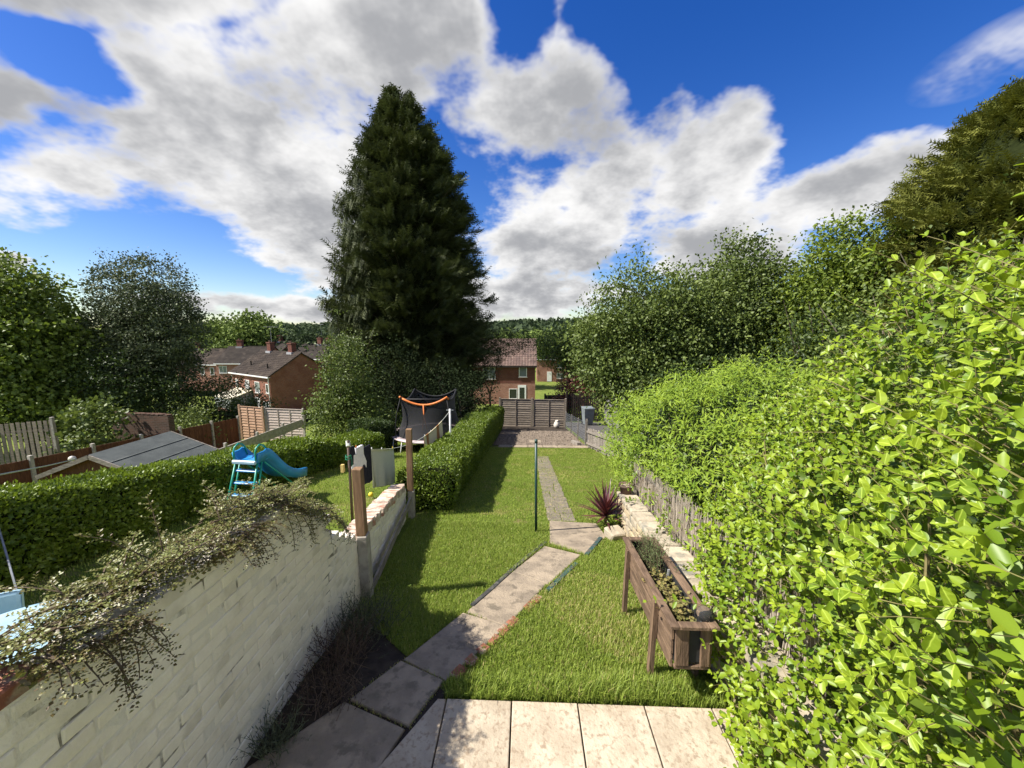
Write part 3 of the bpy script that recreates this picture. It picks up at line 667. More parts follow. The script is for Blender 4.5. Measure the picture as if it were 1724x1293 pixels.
def sprigs(n, base, spread, h0, h1, lean, leaves, ln, wd, tv, tf, stems=None, up=.6, tint=(0, 1)):
    """upright stems with leaves along them; returns leaf parts"""
    P, A, Nn, L_, T_ = [], [], [], [], []
    for k in range(n):
        p = Vector(base) + Vector((random.gauss(0, spread[0]), random.gauss(0, spread[1]), 0))
        d = Vector((random.gauss(0, lean), random.gauss(0, lean), 1)).normalized(); h_ = random.uniform(h0, h1)
        if stems is not None: stems.tube([p, p + d * h_], [.0025, .001], 3, False)
        for q in range(leaves):
            s_ = p + d * (h_ * (q + .6) / leaves); a = Vector((random.gauss(0, 1), random.gauss(0, 1), up)).normalized()
            P.append(s_); A.append(a); Nn.append(Vector((random.gauss(0, .4), random.gauss(0, .4), 1))); L_.append(ln * random.uniform(.6, 1.3)); T_.append(random.uniform(*tint))
    P, A, Nn, L_ = map(np.array, (P, A, Nn, L_)); return (P, A, Nn, L_, L_ * wd, tv, tf, np.array(T_))
def plant(name, label, loc, parts, mat, stems=None, cat='plant', group=None, stem_mat='stem'):
    t_ = empty(name, loc, 0, label, cat, group); o = leaf_obj('leaves', parts, mat, t_)
    o.location = -Vector(loc)
    if stems is not None and stems.v: s_ = stems.obj('stems', stem_mat, t_); s_.location = -Vector(loc); tag(s_, kind='stuff')
    return t_
st = MB(); plant('herb_plant', 'bushy green rosemary-like herb at the path end of the planter', (1.2, 3.45, .45), [sprigs(130, (1.19, 3.42, .47), (.06, .12), .14, .32, .25, 14, .028, .16, LEAF_DIA_V, LEAF_DIA_F, st, .9)], 'leaf_herb', st)
st = MB(); plant('strawberry_plant', 'yellowing strawberry plant in the middle of the planter', (1.2, 2.98, .51), [sprigs(60, (1.18, 2.98, .50), (.06, .12), .05, .13, .7, 5, .034, .75, LEAF_OVAL_V, LEAF_OVAL_F, st, .3)], 'leaf_strawberry', st)
st = MB(); plant('strawberry_plant', 'yellow green strawberry plant next to the glass ball', (1.2, 2.68, .53), [sprigs(40, (1.18, 2.70, .52), (.055, .07), .05, .15, .6, 5, .034, .75, LEAF_OVAL_V, LEAF_OVAL_F, st, .4)], 'leaf_strawberry', st)
sb = empty('solar_light', (1.285, 2.535, .53), 0, 'clear glass ball garden light in the planter corner', 'light')
MB().lathe([(.001, .085), (.03, .10), (.05, .125), (.055, .15), (.048, .18), (.03, .198), (.001, .205)], 16).obj('globe', 'clear_ball', sb, True)
MB().lathe([(.001, .05), (.02, .052), (.024, .075), (.018, .092), (.001, .095)], 12).obj('collar', 'galvanised', sb, True); MB().tube([(0, 0, -.05), (0, 0, .06)], .006, 6).obj('stake', 'galvanised', sb)
b = MB(); b.beam((1.27, 3.2, .48), (1.275, 3.19, .585), .018, .003, (0, 1, 0)); tag(b.obj('plant_marker', 'upvc'), 'white plastic plant label stuck in the planter', 'plant label')

# red cordyline: every strap leaf a piece of its own
co = empty('cordyline', (1.30, 5.92, Tz(1.3, 5.92)), 0, 'spiky purple red cordyline by the end of the stone wall', 'plant')
def strap(seed):
    rr = random.Random(seed); v, f, tn = [], [], []; n_ = 7; droop = rr.uniform(.02, .22)
    for k in range(n_):
        t_ = k / (n_ - 1); w_ = .019 * (1 - t_ ** 2.2) * (.55 + 1.2 * t_ * (1 - t_) * 2) + .0008; z = -droop * t_ * t_
        v += [(t_, -w_, z + w_ * .35), (t_, 0, z), (t_, w_, z + w_ * .35)]
    for k in range(n_ - 1):
        a = k * 3; f += [(a, a + 1, a + 4, a + 3), (a + 1, a + 2, a + 5, a + 4)]; tn += [rr.random()] * 2
    me = bpy.data.meshes.new('strap_leaf'); me.from_pydata(v, [], f); at_ = me.attributes.new('tint', 'FLOAT', 'FACE'); at_.data.foreach_set('value', tn); me.materials.append(MATS['leaf_cordyline']); return me
sm = [strap(s) for s in range(6)]
for k in range(64):
    az = k * 2.39996 + random.uniform(-.2, .2); el = .1 + 1.2 * (k / 64) ** .8; L_ = random.uniform(.42, .60)
    inst('strap_leaf', random.choice(sm), (0, 0, .16 + .10 * k / 64), (0, -el, az), (L_, 1.15, L_), co)
MB().tube([(0, 0, -.05), (.01, 0, .15), (0, .01, .27)], [.03, .028, .02], 8).obj('stem', 'bark', co)
st = MB(); plant('weed_clump', 'green leafy weeds between cordyline and stone wall', (1.42, 5.75, Tz(1.42, 5.75)), [sprigs(40, (1.42, 5.72, Tz(1.42, 5.75)), (.06, .08), .1, .32, .3, 8, .045, .8, LEAF_OVAL_V, LEAF_OVAL_F, st, .3)], 'leaf_privet', st)
pz = .02
pp = empty('plant_pot', (1.63, 6.0, pz + .045), 0, 'brown plant pot of pebbles on the far end of the stone wall', 'pot')
MB().lathe([(.001, .0), (.085, .0), (.098, .10), (.112, .10), (.114, .135), (.100, .137), (.096, .11), (.001, .108)], 22).obj('pot', 'terracotta', pp, True)
b = MB()
for k in range(45):
    a = random.uniform(0, 6.28); r_ = .085 * math.sqrt(random.random()); q = random.uniform(.008, .016)
    b.add([(r_ * math.cos(a) + x_ * q, r_ * math.sin(a) + y_ * q, .113 + z_ * q) for x_, y_, z_ in oc], [tuple(t_) for t_ in of])
tag(b.obj('pebbles', 'stone_grey', pp), kind='stuff')

# lavender and dead stems at the foot of the tall wall
def tussock(name, label, x, y, n, h0, h1, mat, spread=.10, lean=.55):
    z = Tz(x, y); P = np.array([(x + random.gauss(0, spread), y + random.gauss(0, spread), z) for _ in range(n)])
    A = np.stack([RNG.normal(.1, lean, n), RNG.normal(0, lean, n), np.ones(n)], 1); L_ = RNG.uniform(h0, h1, n); tn = RNG.random(n)
    tv = np.array([(0, -.5, 0), (0, .5, 0), (.55, -.4, .05), (.55, .4, .05), (1, 0, -.02)]); tf = np.array([(0, 1, 3), (0, 3, 2), (2, 3, 4)])
    parts = [(P, A, RNG.normal(size=(n, 3)), L_, np.full(n, .0055), tv, tf, tn)]
    m2 = n * 6; k = RNG.integers(0, n, m2); s_ = RNG.uniform(.25, 1, m2)
    P2 = P[k] + unit(A[k]) * (L_[k] * s_)[:, None]
    parts.append((P2, unit(A[k]) + RNG.normal(0, .8, (m2, 3)), RNG.normal(size=(m2, 3)), RNG.uniform(.015, .04, m2), RNG.uniform(.003, .006, m2), LEAF_DIA_V, LEAF_DIA_F, RNG.random(m2)))
    t_ = empty(name, (x, y, z), 0, label, 'plant', 'old lavender along the foot of the white wall'); o = leaf_obj('stalks', parts, mat, t_); o.location = (-x, -y, -z)
tussock('lavender', 'dead brown lavender clump at the white wall nearest the patio', -1.46, 2.42, 130, .13, .30, 'stalk_dead')
tussock('lavender', 'tall twiggy lavender clump midway along the white wall', -1.55, 2.80, 160, .20, .46, 'stalk_dead', .12)
tussock('lavender', 'grey green lavender clump next to the brown timber post', -1.52, 3.20, 300, .16, .40, 'stalk_lavender', .14)
tussock('lavender', 'small grey green lavender seedling at the foot of the wall by the path', -1.62, 2.08, 110, .12, .30, 'stalk_lavender', .05)

# ------------------------------------------------------------------ shrubs grown as shoots with paired leaves
def grow(starts, dirs, L0, L1, npair, ln, wd, droop, tv, tf, up=.5, stem=None, srad=.0022, jit=.2):
    P, A, Nn, S, T_ = [], [], [], [], []
    for p, d in zip(starts, dirs):
        p = Vector(p); d = Vector(d).normalized(); L_ = random.uniform(L0, L1); np_ = max(2, int(npair * L_ / L1)); pts = [p.copy()]; tt = random.uniform(0, .75); roll = random.uniform(0, 6.28)
        for q in range(np_):
            d = (d + Vector((random.gauss(0, jit), random.gauss(0, jit), random.gauss(0, jit) - droop)) * .35).normalized(); p = p + d * (L_ / np_); pts.append(p.copy())
            s1 = d.cross(Vector((0, 0, 1)))
            if s1.length < .1: s1 = Vector((1, 0, 0))
            s1.normalize(); s2 = s1.cross(d); a = roll + q * 1.57; f_ = q / np_
            for sg in (1, -1):
                si = (s1 * math.cos(a) + s2 * math.sin(a)) * sg
                ax = (si + d * .55 + Vector((0, 0, .15))).normalized()
                P.append(p); A.append(ax); nn = d * (up * .6) + Vector((random.gauss(-.32, .28), random.gauss(-.24, .28), .75 + random.gauss(0, .22))); Nn.append(nn)
                S.append(ln * random.choice((random.uniform(.45, .8), random.uniform(.75, 1.25), random.uniform(.9, 1.35))) * (1 - .45 * f_ ** 3)); T_.append(min(1, max(0, tt * .7 + .3 * f_ + random.uniform(-.12, .12))))
        ax = d; P.append(p); A.append(ax); Nn.append(Vector((-.3, -.3, 1))); S.append(ln * .6); T_.append(min(1, tt * .7 + .45))
        if stem is not None: stem.tube(pts, [srad * (1 - .7 * i / len(pts)) for i in range(len(pts))], 3, False)
    P, A, Nn, S, T_ = map(np.array, (P, A, Nn, S, T_)); return [P, A, Nn, S, S * wd, tv, tf, T_]
def blob_surface(blobs, n, depth=.10, keep=None):
    """points on the union of ellipsoids, with outward directions"""
    w_ = np.array([(r[0] * r[1] + r[1] * r[2] + r[0] * r[2]) for c, r in blobs]); k = RNG.choice(len(blobs), n, p=w_ / w_.sum())
    Cc = np.array([c for c, r in blobs])[k]; R_ = np.array([r for c, r in blobs])[k]; d = sphere_pts(n)
    lump = 1 + .13 * wobble(Cc + d * R_, 3.1, 2) + .06 * wobble(Cc + d * R_, 8, 5)
    P = Cc + d * R_ * (lump * (1 - depth * RNG.random(n) ** 1.5))[:, None]; Nn = unit(d / R_)
    ok = np.ones(n, bool)
    for j, (c, r) in enumerate(blobs):
        q = (((P - np.array(c)) / np.array(r)) ** 2).sum(1); ok &= (q > .80) | (k == j)
    ok &= P[:, 2] > T(P[:, 0], P[:, 1]) + .03
    if keep is not None: ok &= keep(P)
    return P[ok], Nn[ok]

# the big lime-green bush over the right edge of the patio
BUSH = [((2.20, .95, 1.75), (1.08, .95, 1.25)), ((2.25, 1.05, .70), (1.02, .95, .95)), ((2.15, 1.75, .55), (.82, .75, .85)), ((2.20, 1.95, 1.35), (.80, .95, .85)),
        ((2.12, 2.45, .45), (.66, .65, .75)), ((2.35, 2.8, 1.0), (.72, .9, .85)), ((2.30, 3.4, .55), (.50, .75, .70)), ((3.2, 1.8, 2.15), (1.1, 1.0, 1.0)), ((2.95, 3.0, 1.75), (.75, .7, .85)), ((1.82, 2.15, .32), (.46, .62, .55)), ((2.80, 2.35, 2.25), (.80, .80, .90)), ((2.55, 1.35, 2.55), (.80, .70, .80)), ((1.72, 1.55, .30), (.46, .62, .55)), ((1.85, 2.75, .45), (.36, .5, .45)), ((1.62, 1.95, .18), (.30, .55, .38)), ((1.95, 3.3, .55), (.30, .45, .35)), ((3.0, 4.0, 1.1), (.7, .8, .9))]
bush = empty('honeysuckle_bush', (2.3, 1.9, 0), 0, 'large lime green leafy bush overhanging the patio corner', 'bush')
bst = MB()
S_, N_ = blob_surface(BUSH, 11500, .20, lambda P: P[:, 0] < 3.6)
Sx, Nx = blob_surface([q for q in BUSH if q[0][0] < 2.3 and q[0][2] < .8], 3600, .25); S_ = np.concatenate([S_, Sx]); N_ = np.concatenate([N_, Nx])
dirs = unit(N_ * .75 + RNG.normal(0, .42, N_.shape) + np.array([-.05, -.05, .38]))
lp = grow(S_ - N_ * .10, dirs, .10, .28, 5, .055, .56, .12, LEAF_OVAL_V, LEAF_OVAL_F, .35, bst)
# long whippy shoots reaching out over the shrubs
ws, wd_ = [], []
for p, d in (((2.35, 2.7, 2.15), (-.75, .55, .25)), ((2.3, 2.5, 2.0), (-.9, .5, -.05)), ((2.2, 2.3, 2.35), (-.6, .5, .55)), ((2.15, 2.9, 1.7), (-.8, .6, .1)), ((2.35, 3.2, 1.55), (-.6, .8, .45)), ((2.5, 2.4, 2.5), (-.5, .6, .6)), ((1.75, 2.3, 1.4), (-.7, .5, .5)), ((2.2, 1.6, 2.75), (-.35, .5, .7)),
             ((1.7, 1.2, 2.55), (-.5, .3, .6)), ((1.9, 1.3, 2.8), (-.3, .2, .7)), ((1.62, 2.62, .62), (-.9, .0, .3)), ((1.65, 2.5, .5), (-.8, -.3, .35)), ((1.7, 2.1, .9), (-.8, -.2, .3)), ((2.4, 1.5, 2.9), (-.2, .3, .8)), ((1.45, .95, 2.2), (-.5, .3, .5)), ((2.6, 2.0, 2.7), (-.4, .5, .6))):
    ws.append(p); wd_.append(d)
lp2 = grow(ws, wd_, .45, .75, 11, .05, .5, .10, LEAF_OVAL_V, LEAF_OVAL_F, .3, bst, .0035, .14)
for a in (0, 1, 2, 3, 4, 7): lp[a] = np.concatenate([lp[a], lp2[a]])
P = lp[0]; camv = np.array([0, 0, 2.7])
th = rad(2.1); rel = P - camv; fw = -np.sin(-th) * 0 + (np.cos(th) * rel[:, 1] - np.sin(th) * rel[:, 0]); rt = np.cos(th) * rel[:, 0] + np.sin(th) * rel[:, 1]
dist = np.linalg.norm(rel, axis=1)
facing = ((P - np.array([2.6, 1.9, 1.1])) * -rel).sum(1) > 0
score = np.where((fw > .3) & (rt / np.maximum(fw, .1) < 1.30) & facing, lp[3] / dist, 0)
big_i = np.argsort(-score)[:300]; rest = np.ones(len(P), bool); rest[big_i] = False
var = []
FV = [(0, 0, 0)]; FF = []
for t_, h_, z_ in ((.10, .24, .03), (.30, .44, .07), (.55, .50, .08), (.78, .38, .05)): FV += [(t_, -h_, z_ - .04 * t_), (t_ + .02, 0, -.02 - .05 * t_), (t_, h_, z_ - .04 * t_)]
FV.append((1, 0, -.10)); FF = [(0, 1, 2), (0, 2, 3)]
for k in range(3): a_ = 1 + 3 * k; FF += [(a_, a_ + 3, a_ + 4), (a_, a_ + 4, a_ + 1), (a_ + 1, a_ + 4, a_ + 5), (a_ + 1, a_ + 5, a_ + 2)]
FF += [(10, 13, 11), (11, 13, 12)]; FV = np.array(FV); FF = np.array(FF); RIB = np.zeros(14, np.float32); RIB[[0, 2, 5, 8, 11, 13]] = 1
for s_ in range(7):
    rr = np.random.default_rng(s_); tv = FV * np.array([1, 1, 1.0]); tv = tv + np.array([0, 0, 1.0]) * (-.10 * rr.random() * tv[:, :1] ** 2) + rr.normal(0, .015, tv.shape); tv[:, 1] *= .56
    me = bpy.data.meshes.new('leaf'); me.from_pydata([tuple(map(float, q)) for q in tv], [], [tuple(map(int, q)) for q in FF])
    a_ = me.attributes.new('tint', 'FLOAT', 'FACE'); a_.data.foreach_set('value', np.full(len(FF), .15 + .13 * s_, np.float32)); r_ = me.attributes.new('rib', 'FLOAT', 'POINT'); r_.data.foreach_set('value', RIB); me.materials.append(MATS['leaf_lime']); var.append(me)
bo = Vector(bush.location)
for i in big_i:
    ax = Vector(lp[1][i]).normalized(); nn = Vector(lp[2][i]); sd_ = nn.cross(ax).normalized(); up_ = ax.cross(sd_)
    M = Matrix((ax, sd_, up_)).transposed().to_4x4(); M.translation = Vector(P[i]) - bo
    o = bpy.data.objects.new('leaf', var[min(6, int(lp[7][i] * 7))]); s_ = float(lp[3][i]); o.matrix_basis = M @ Matrix.Diagonal((s_, s_, s_, 1)); C.objects.link(o); o.parent = bush
sub = lambda k: [a[k] if isinstance(a, np.ndarray) and len(a) == len(rest) else a for a in lp]
near = rest & (dist < 2.6) & (score > 0)
q_ = sub(near); q_[5], q_[6] = FV, FF; fo = leaf_obj('foliage', [q_], 'leaf_lime', bush); fo.location = -bo; tag(fo, kind='stuff')
r_ = fo.data.attributes.new('rib', 'FLOAT', 'POINT'); r_.data.foreach_set('value', np.tile(RIB, int(near.sum())))
fo = leaf_obj('foliage', [sub(rest & ~near)], 'leaf_lime', bush); fo.location = -bo; tag(fo, kind='stuff')
# leaves inside, coloured darker to put shade into the gaps
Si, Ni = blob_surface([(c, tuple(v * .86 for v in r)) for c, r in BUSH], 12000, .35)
fi = leaf_obj('inner_fill', [(Si, RNG.normal(size=Si.shape), RNG.normal(size=Si.shape) + Ni, RNG.uniform(.05, .10, len(Si)), RNG.uniform(.03, .06, len(Si)), LEAF_DIA_V, LEAF_DIA_F, RNG.random(len(Si)) * .35)], 'leaf_privet', bush); fi.location = -bo; tag(fi, kind='stuff')
for k in range(34):
    a = random.uniform(0, 6.28); bx = 2.35 + .35 * math.cos(a); by = 1.9 + 1.3 * math.sin(a); q = Vector((bx, by, -.05))
    e_ = Vector((bx + random.gauss(-.25, .45), by + random.gauss(0, .4), random.uniform(.9, 1.9))); e_.x = max(e_.x, 2.05); m_ = (q + e_) / 2 + Vector((random.gauss(0, .12), random.gauss(0, .12), .1))
    bst.tube([q, m_, e_], [.014, .010, .005], 5, False)
so_ = bst.obj('stems', 'stem_green', bush); so_.location = -bo

# narrow-leaved willowy shrub growing over the fence farther down
WB = [((2.85, 5.2, .35), (.95, 1.0, 1.05)), ((2.95, 6.6, .55), (1.15, 1.2, 1.25)), ((3.05, 8.0, .25), (1.30, 1.2, 1.15)), ((3.9, 6.2, .8), (1.2, 1.4, 1.25)), ((4.2, 7.6, .5), (1.2, 1.3, 1.3)), ((2.4, 4.5, .35), (.55, .7, .75)), ((4.1, 4.9, .7), (1.1, 1.1, 1.1))]
wsb = empty('willowy_shrub', (3.0, 6.6, Tz(3, 6.6)), 0, 'tall green narrow leaved shrub bulging over the reed screen', 'bush')
S_, N_ = blob_surface(WB, 7500, .15); wst = MB()
lp = grow(S_ - N_ * .12, unit(N_ * .7 + RNG.normal(0, .45, N_.shape) + np.array([-.05, 0, .42])), .18, .46, 7, .105, .23, .16, LEAF_LONG_V, LEAF_LONG_F, .35, None, .002)
wo_ = Vector(wsb.location); f_ = leaf_obj('foliage', [lp], 'leaf_willow', wsb); f_.location = -wo_; tag(f_, kind='stuff')
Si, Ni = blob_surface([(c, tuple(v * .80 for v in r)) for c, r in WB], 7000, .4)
fi = leaf_obj('inner_fill', [(Si, RNG.normal(size=Si.shape), RNG.normal(size=Si.shape) + Ni, RNG.uniform(.07, .16, len(Si)), RNG.uniform(.03, .06, len(Si)), LEAF_DIA_V, LEAF_DIA_F, RNG.random(len(Si)) * .4)], 'leaf_dark', wsb); fi.location = -wo_; tag(fi, kind='stuff')
for k in range(26):
    q = Vector((random.uniform(2.3, 4), random.uniform(4.6, 8.4), -1.3)); e_ = q + Vector((random.gauss(0, .4), random.gauss(0, .4), random.uniform(1.6, 2.6))); wst.tube([q, (q + e_) / 2 + Vector((.1, 0, .1)), e_], [.02, .014, .006], 5, False)
s_ = wst.obj('stems', 'stem', wsb); s_.location = -wo_

# ivy and bramble tumbling over the stone wall below the shrub
IV = [((1.95, 5.6, .15), (.30, .55, .40)), ((2.0, 4.6, .25), (.25, .6, .35)), ((2.1, 6.6, -.3), (.45, .7, .6)), ((1.95, 3.5, .35), (.25, .5, .3))]
S_, N_ = blob_surface(IV, 420, .2); iv = empty('ivy', (1.95, 5.2, 0), 0, 'green ivy trailing behind the stone wall under the willowy shrub', 'ivy'); ist = MB()
lp = grow(S_, unit(N_ + RNG.normal(0, .5, N_.shape)), .1, .3, 5, .045, .7, .25, LEAF_OVAL_V, LEAF_OVAL_F, .3, ist); f_ = leaf_obj('foliage', [lp], 'leaf_privet', iv); f_.location = -Vector(iv.location); s_ = ist.obj('stems', 'stem', iv); s_.location = -Vector(iv.location); tag(s_, kind='stuff')

# ------------------------------------------------------------------ cotoneaster lying over the tall wall
ct = empty('cotoneaster', (WX - .1, 2.0, 1.4), 0, 'bronze green creeping cotoneaster draped over the tall white wall', 'shrub')
cP, cA, cN, cS, cT = [], [], [], [], []; cst = MB()
def spray(p, d, L_, droop, tone, hug=True):
    n_ = max(5, int(L_ / .035)); pts = [Vector(p)]; d = Vector(d).normalized(); p = Vector(p)
    for k in range(n_):
        d = (d + Vector((random.gauss(0, .10), random.gauss(0, .10), random.gauss(0, .08) - droop))).normalized(); p = p + d * (L_ / n_)
        tz = top_hi(p.y)
        if hug and p.z < tz + .02 and -.235 < p.x - WX < .012:
            if p.x > WX - .11: p.x = WX + .014 if p.z < tz - .03 else p.x
            else: p.z = max(p.z, tz + .02)
            if p.x < WX: p.z = max(p.z, tz + .015)
        pts.append(p.copy())
        s1 = d.cross(Vector((random.gauss(0, .3), random.gauss(0, .3), 1))).normalized()
        for sg in (1, -1):
            tw = (s1 * sg + d * .7 + Vector((0, 0, random.gauss(0, .15)))).normalized(); tl = random.uniform(.035, .095) * (1.1 - .6 * k / n_)
            for q in range(int(tl / .0075)):
                lp_ = p + tw * (.0075 * q); ls = tw.cross(Vector((0, 0, 1)))
                cP.append(lp_); cA.append((ls * (1 if q % 2 else -1) + tw * .6 + Vector((0, 0, .25))).normalized()); cN.append(Vector((random.gauss(0, .5), random.gauss(0, .5), 1))); cS.append(random.uniform(.011, .019)); cT.append(min(1, max(0, tone + random.gauss(0, .22))))
    cst.tube(pts, [.004 * (1 - .7 * i / len(pts)) for i in range(len(pts))], 4, False)
for k in range(250):
    y = random.choice([random.uniform(1.15, 2.75), random.uniform(1.2, 2.0), random.uniform(2.3, 3.1)]); x = WX - random.uniform(.0, .22)
    a = random.uniform(0, 6.28); d = (math.cos(a) * .6 + .15, math.sin(a), random.uniform(.0, .45))
    spray((x, y, top_hi(y) + random.uniform(.0, .13)), d, random.uniform(.10, .24), random.uniform(.03, .12), random.uniform(.3, .85))
for y, L_, t_ in ((1.18, .24, .3), (1.32, .38, .25), (1.40, .30, .25), (1.98, .20, .3), (2.10, .32, .2), (2.16, .26, .2), (2.52, .34, .5), (2.60, .40, .45), (2.95, .34, .6), (3.08, .34, .55)):
    for j in range(4): spray((WX + .01 + .015 * j, y + random.uniform(-.04, .04), top_hi(y) + .04), (.35, random.uniform(-.25, .55), .05), L_ * random.uniform(.75, 1.05), .30, t_)
for y, d, L_ in ((1.50, (-.5, -.55, .65), .55), (1.55, (-.6, -.7, .35), .45), (1.78, (-.3, .1, 1), .34), (1.74, (-.1, -.25, 1), .36), (1.7, (-.5, -.4, .5), .3), (2.2, (-.3, .3, .8), .25), (2.75, (-.2, .6, .6), .38), (2.85, (-.1, .8, .4), .4), (2.95, (.0, .8, .3), .4)):
    spray((WX - .12, y, top_hi(y) + .06), d, L_, .10, .5, False)
for k in range(8500):
    y = random.uniform(1.08, 3.05); hh = .075 + .04 * math.sin(y * 5) + .03 * math.sin(y * 13); a = random.uniform(-.5, 3.5); rr = random.uniform(.75, 1.08)
    if y > 2.6: hh *= .7
    if random.random() < .5 + .5 * math.sin(y * 7 + a * 2): 
        cP.append(Vector((WX - .10 + math.cos(a) * .17 * rr, y, top_hi(y) + math.sin(a) * hh * rr - .01))); cA.append(Vector((random.gauss(0, 1), random.gauss(0, 1), random.gauss(.2, .6))).normalized()); cN.append(Vector((math.cos(a) + random.gauss(0, .6), random.gauss(0, .6), math.sin(a) + random.gauss(.3, .5)))); cS.append(random.uniform(.014, .026)); cT.append(min(1, max(0, .5 + .35 * math.sin(y * 9) + random.gauss(0, .22))))
n_ = len(cP); f_ = leaf_obj('leaves', [(np.array(cP), np.array(cA), np.array(cN), np.array(cS), np.array(cS) * .72, LEAF_DIA_V, LEAF_DIA_F, np.array(cT))], 'leaf_cotoneaster', ct); f_.location = -Vector(ct.location); tag(f_, kind='stuff')
s_ = cst.obj('stems', 'stem', ct); s_.location = -Vector(ct.location)

# ------------------------------------------------------------------ clipped hedges
def hedge(name, label, spine, n, leaf, mat, half, height, cat='hedge'):
    """spine: list of (x, y); box-section hedge that follows the ground"""
    sp = np.array(spine, float); seg = np.linalg.norm(np.diff(sp, axis=0), axis=1); cum = np.concatenate([[0], np.cumsum(seg)]); Lt = cum[-1]
    hf = half if callable(half) else (lambda s_: half + 0 * s_); ht = height if callable(height) else (lambda s_: height + 0 * s_)
    def at(s_, a, b):                                      # a across (-1..1), b up (0..1)
        x = np.interp(s_, cum, sp[:, 0]); y = np.interp(s_, cum, sp[:, 1]); i = np.clip(np.searchsorted(cum, s_) - 1, 0, len(seg) - 1)
        t_ = np.diff(sp, axis=0)[i] / seg[i][:, None]; nn = np.stack([t_[:, 1], -t_[:, 0]], 1)
        px = x + nn[:, 0] * a * hf(s_); py = y + nn[:, 1] * a * hf(s_); return np.stack([px, py, T(x, y) + b * ht(s_)], 1), nn, t_
    k = RNG.random(n); h0 = float(np.mean(ht(cum))); w0 = float(np.mean(hf(cum))); per = 2 * h0 + 2 * w0; q = RNG.random(n) * per; s_ = RNG.uniform(0, Lt, n)
    a = np.where(q < h0, 1.0, np.where(q < h0 + 2 * w0, RNG.uniform(-1, 1, n), -1.0)); b = np.where((q >= h0) & (q < h0 + 2 * w0), 1.0, RNG.uniform(.02, 1, n))
    endc = RNG.random(n) < (w0 * h0 * 4) / (per * Lt + 4 * w0 * h0)
    s_ = np.where(endc, np.where(RNG.random(n) < .5, 0, Lt), s_); a = np.where(endc, RNG.uniform(-1, 1, n), a); b = np.where(endc, RNG.uniform(.02, 1, n), b)
    # round the shoulders
    ca, cb_ = np.maximum(0, np.abs(a) - .70) / .30, np.maximum(0, b - .72) / .28; ln_ = np.maximum(1, np.sqrt(ca ** 2 + cb_ ** 2)); cor = (ca > 0) & (cb_ > 0)
    b2 = np.where(cor, .72 + .28 * cb_ / ln_, b); a = np.where(cor, np.sign(a) * (.70 + .30 * ca / ln_), a); a2 = a * np.minimum(1, .86 + .14 * np.minimum(1, b * 2.5))
    P, nn, t_ = at(s_, a2, b2)
    side = np.zeros((n, 3)); side[:, :2] = nn * a[:, None]; up = np.array([0, 0, 1.0])
    out = side * (np.abs(a) > .97)[:, None] + up[None] * (b > .97)[:, None] + cor[:, None] * (side * ca[:, None] + up[None] * cb_[:, None])
    tz = np.zeros((n, 3)); tz[:, :2] = t_; out = out + np.where(endc, np.where(s_ < .1, -1, 1), 0)[:, None] * tz; out = unit(out + 1e-3)
    P = P + out * (.055 * wobble(P, 2.6, 1) + .035 * wobble(P, 7, 4) - .05 * RNG.random(n) ** 2)[:, None]
    A = unit(RNG.normal(0, .8, (n, 3)) + out * .6 + up * .4); Nn = unit(out + RNG.normal(0, .55, (n, 3)) + up * .3)
    L_ = RNG.uniform(.7, 1.3, n) * leaf; tn = np.clip(.45 + .25 * wobble(P, 3.2, 8) + RNG.normal(0, .2, n), 0, 1)
    m2 = n // 40; pick = RNG.integers(0, n, m2); Pw = P[pick] + out[pick] * RNG.uniform(.02, .07, (m2, 1))
    hx = empty(name, (sp[0][0], sp[0][1], Tz(*sp[0])), 0, label, cat); o_ = -Vector(hx.location)
    f_ = leaf_obj('foliage', [(P, A, Nn, L_, L_ * .62, LEAF_DIA_V, LEAF_DIA_F, tn), (Pw, A[pick] + up, Nn[pick], L_[pick], L_[pick] * .5, LEAF_DIA_V, LEAF_DIA_F, np.clip(tn[pick] + .3, 0, 1))], mat, hx); f_.location = o_; tag(f_, kind='stuff')
    # solid dark core added inside to block light through the leaves
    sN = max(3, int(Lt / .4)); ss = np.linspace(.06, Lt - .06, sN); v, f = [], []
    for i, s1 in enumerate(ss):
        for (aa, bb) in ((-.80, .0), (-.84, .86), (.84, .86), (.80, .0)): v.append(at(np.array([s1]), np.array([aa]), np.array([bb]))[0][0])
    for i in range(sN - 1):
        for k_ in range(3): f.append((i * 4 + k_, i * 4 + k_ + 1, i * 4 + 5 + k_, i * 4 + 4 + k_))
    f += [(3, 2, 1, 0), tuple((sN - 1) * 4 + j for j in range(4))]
    c_ = meshobj('light_block_core', np.array(v), f, 'hedge_core', hx); c_.location = o_
    return hx
hedge('hedge', 'clipped privet hedge running down the middle to the back fence', [(-1.80, 6.55), (-1.75, 9), (-1.78, 12), (-1.72, 15), (-1.70, 17.0)], 76000, .040, 'leaf_privet', lambda s_: .52 + .0 * s_, lambda s_: .80 + .036 * s_ + .05 * np.sin(s_ * 1.1))
hedge('hedge', 'rounded dark hedge end standing before the back fence', [(-1.62, 17.4), (-1.55, 18.8)], 9000, .06, 'leaf_privet', .45, 1.18)
hedge('hedge', 'long clipped hedge on the far side of next door lawn behind the slide', [(-6.35, .6), (-6.3, 3), (-6.25, 6), (-6.1, 8.6)], 80000, .056, 'leaf_privet', .62, lambda s_: 1.25 + .04 * np.sin(s_ * .9) - .062 * s_)
hedge('hedge', 'lower hedge stretch curving behind the washing line', [(-6.0, 8.8), (-5.6, 10.4), (-4.9, 11.6)], 24000, .06, 'leaf_privet', .60, lambda s_: .72 + .10 * np.sin(s_ * 2.4))
hedge('hedge', 'rounded bushy hedge end left of the trampoline', [(-5.6, 12.4), (-5.0, 13.2)], 9000, .07, 'leaf_dark', .7, 1.0)

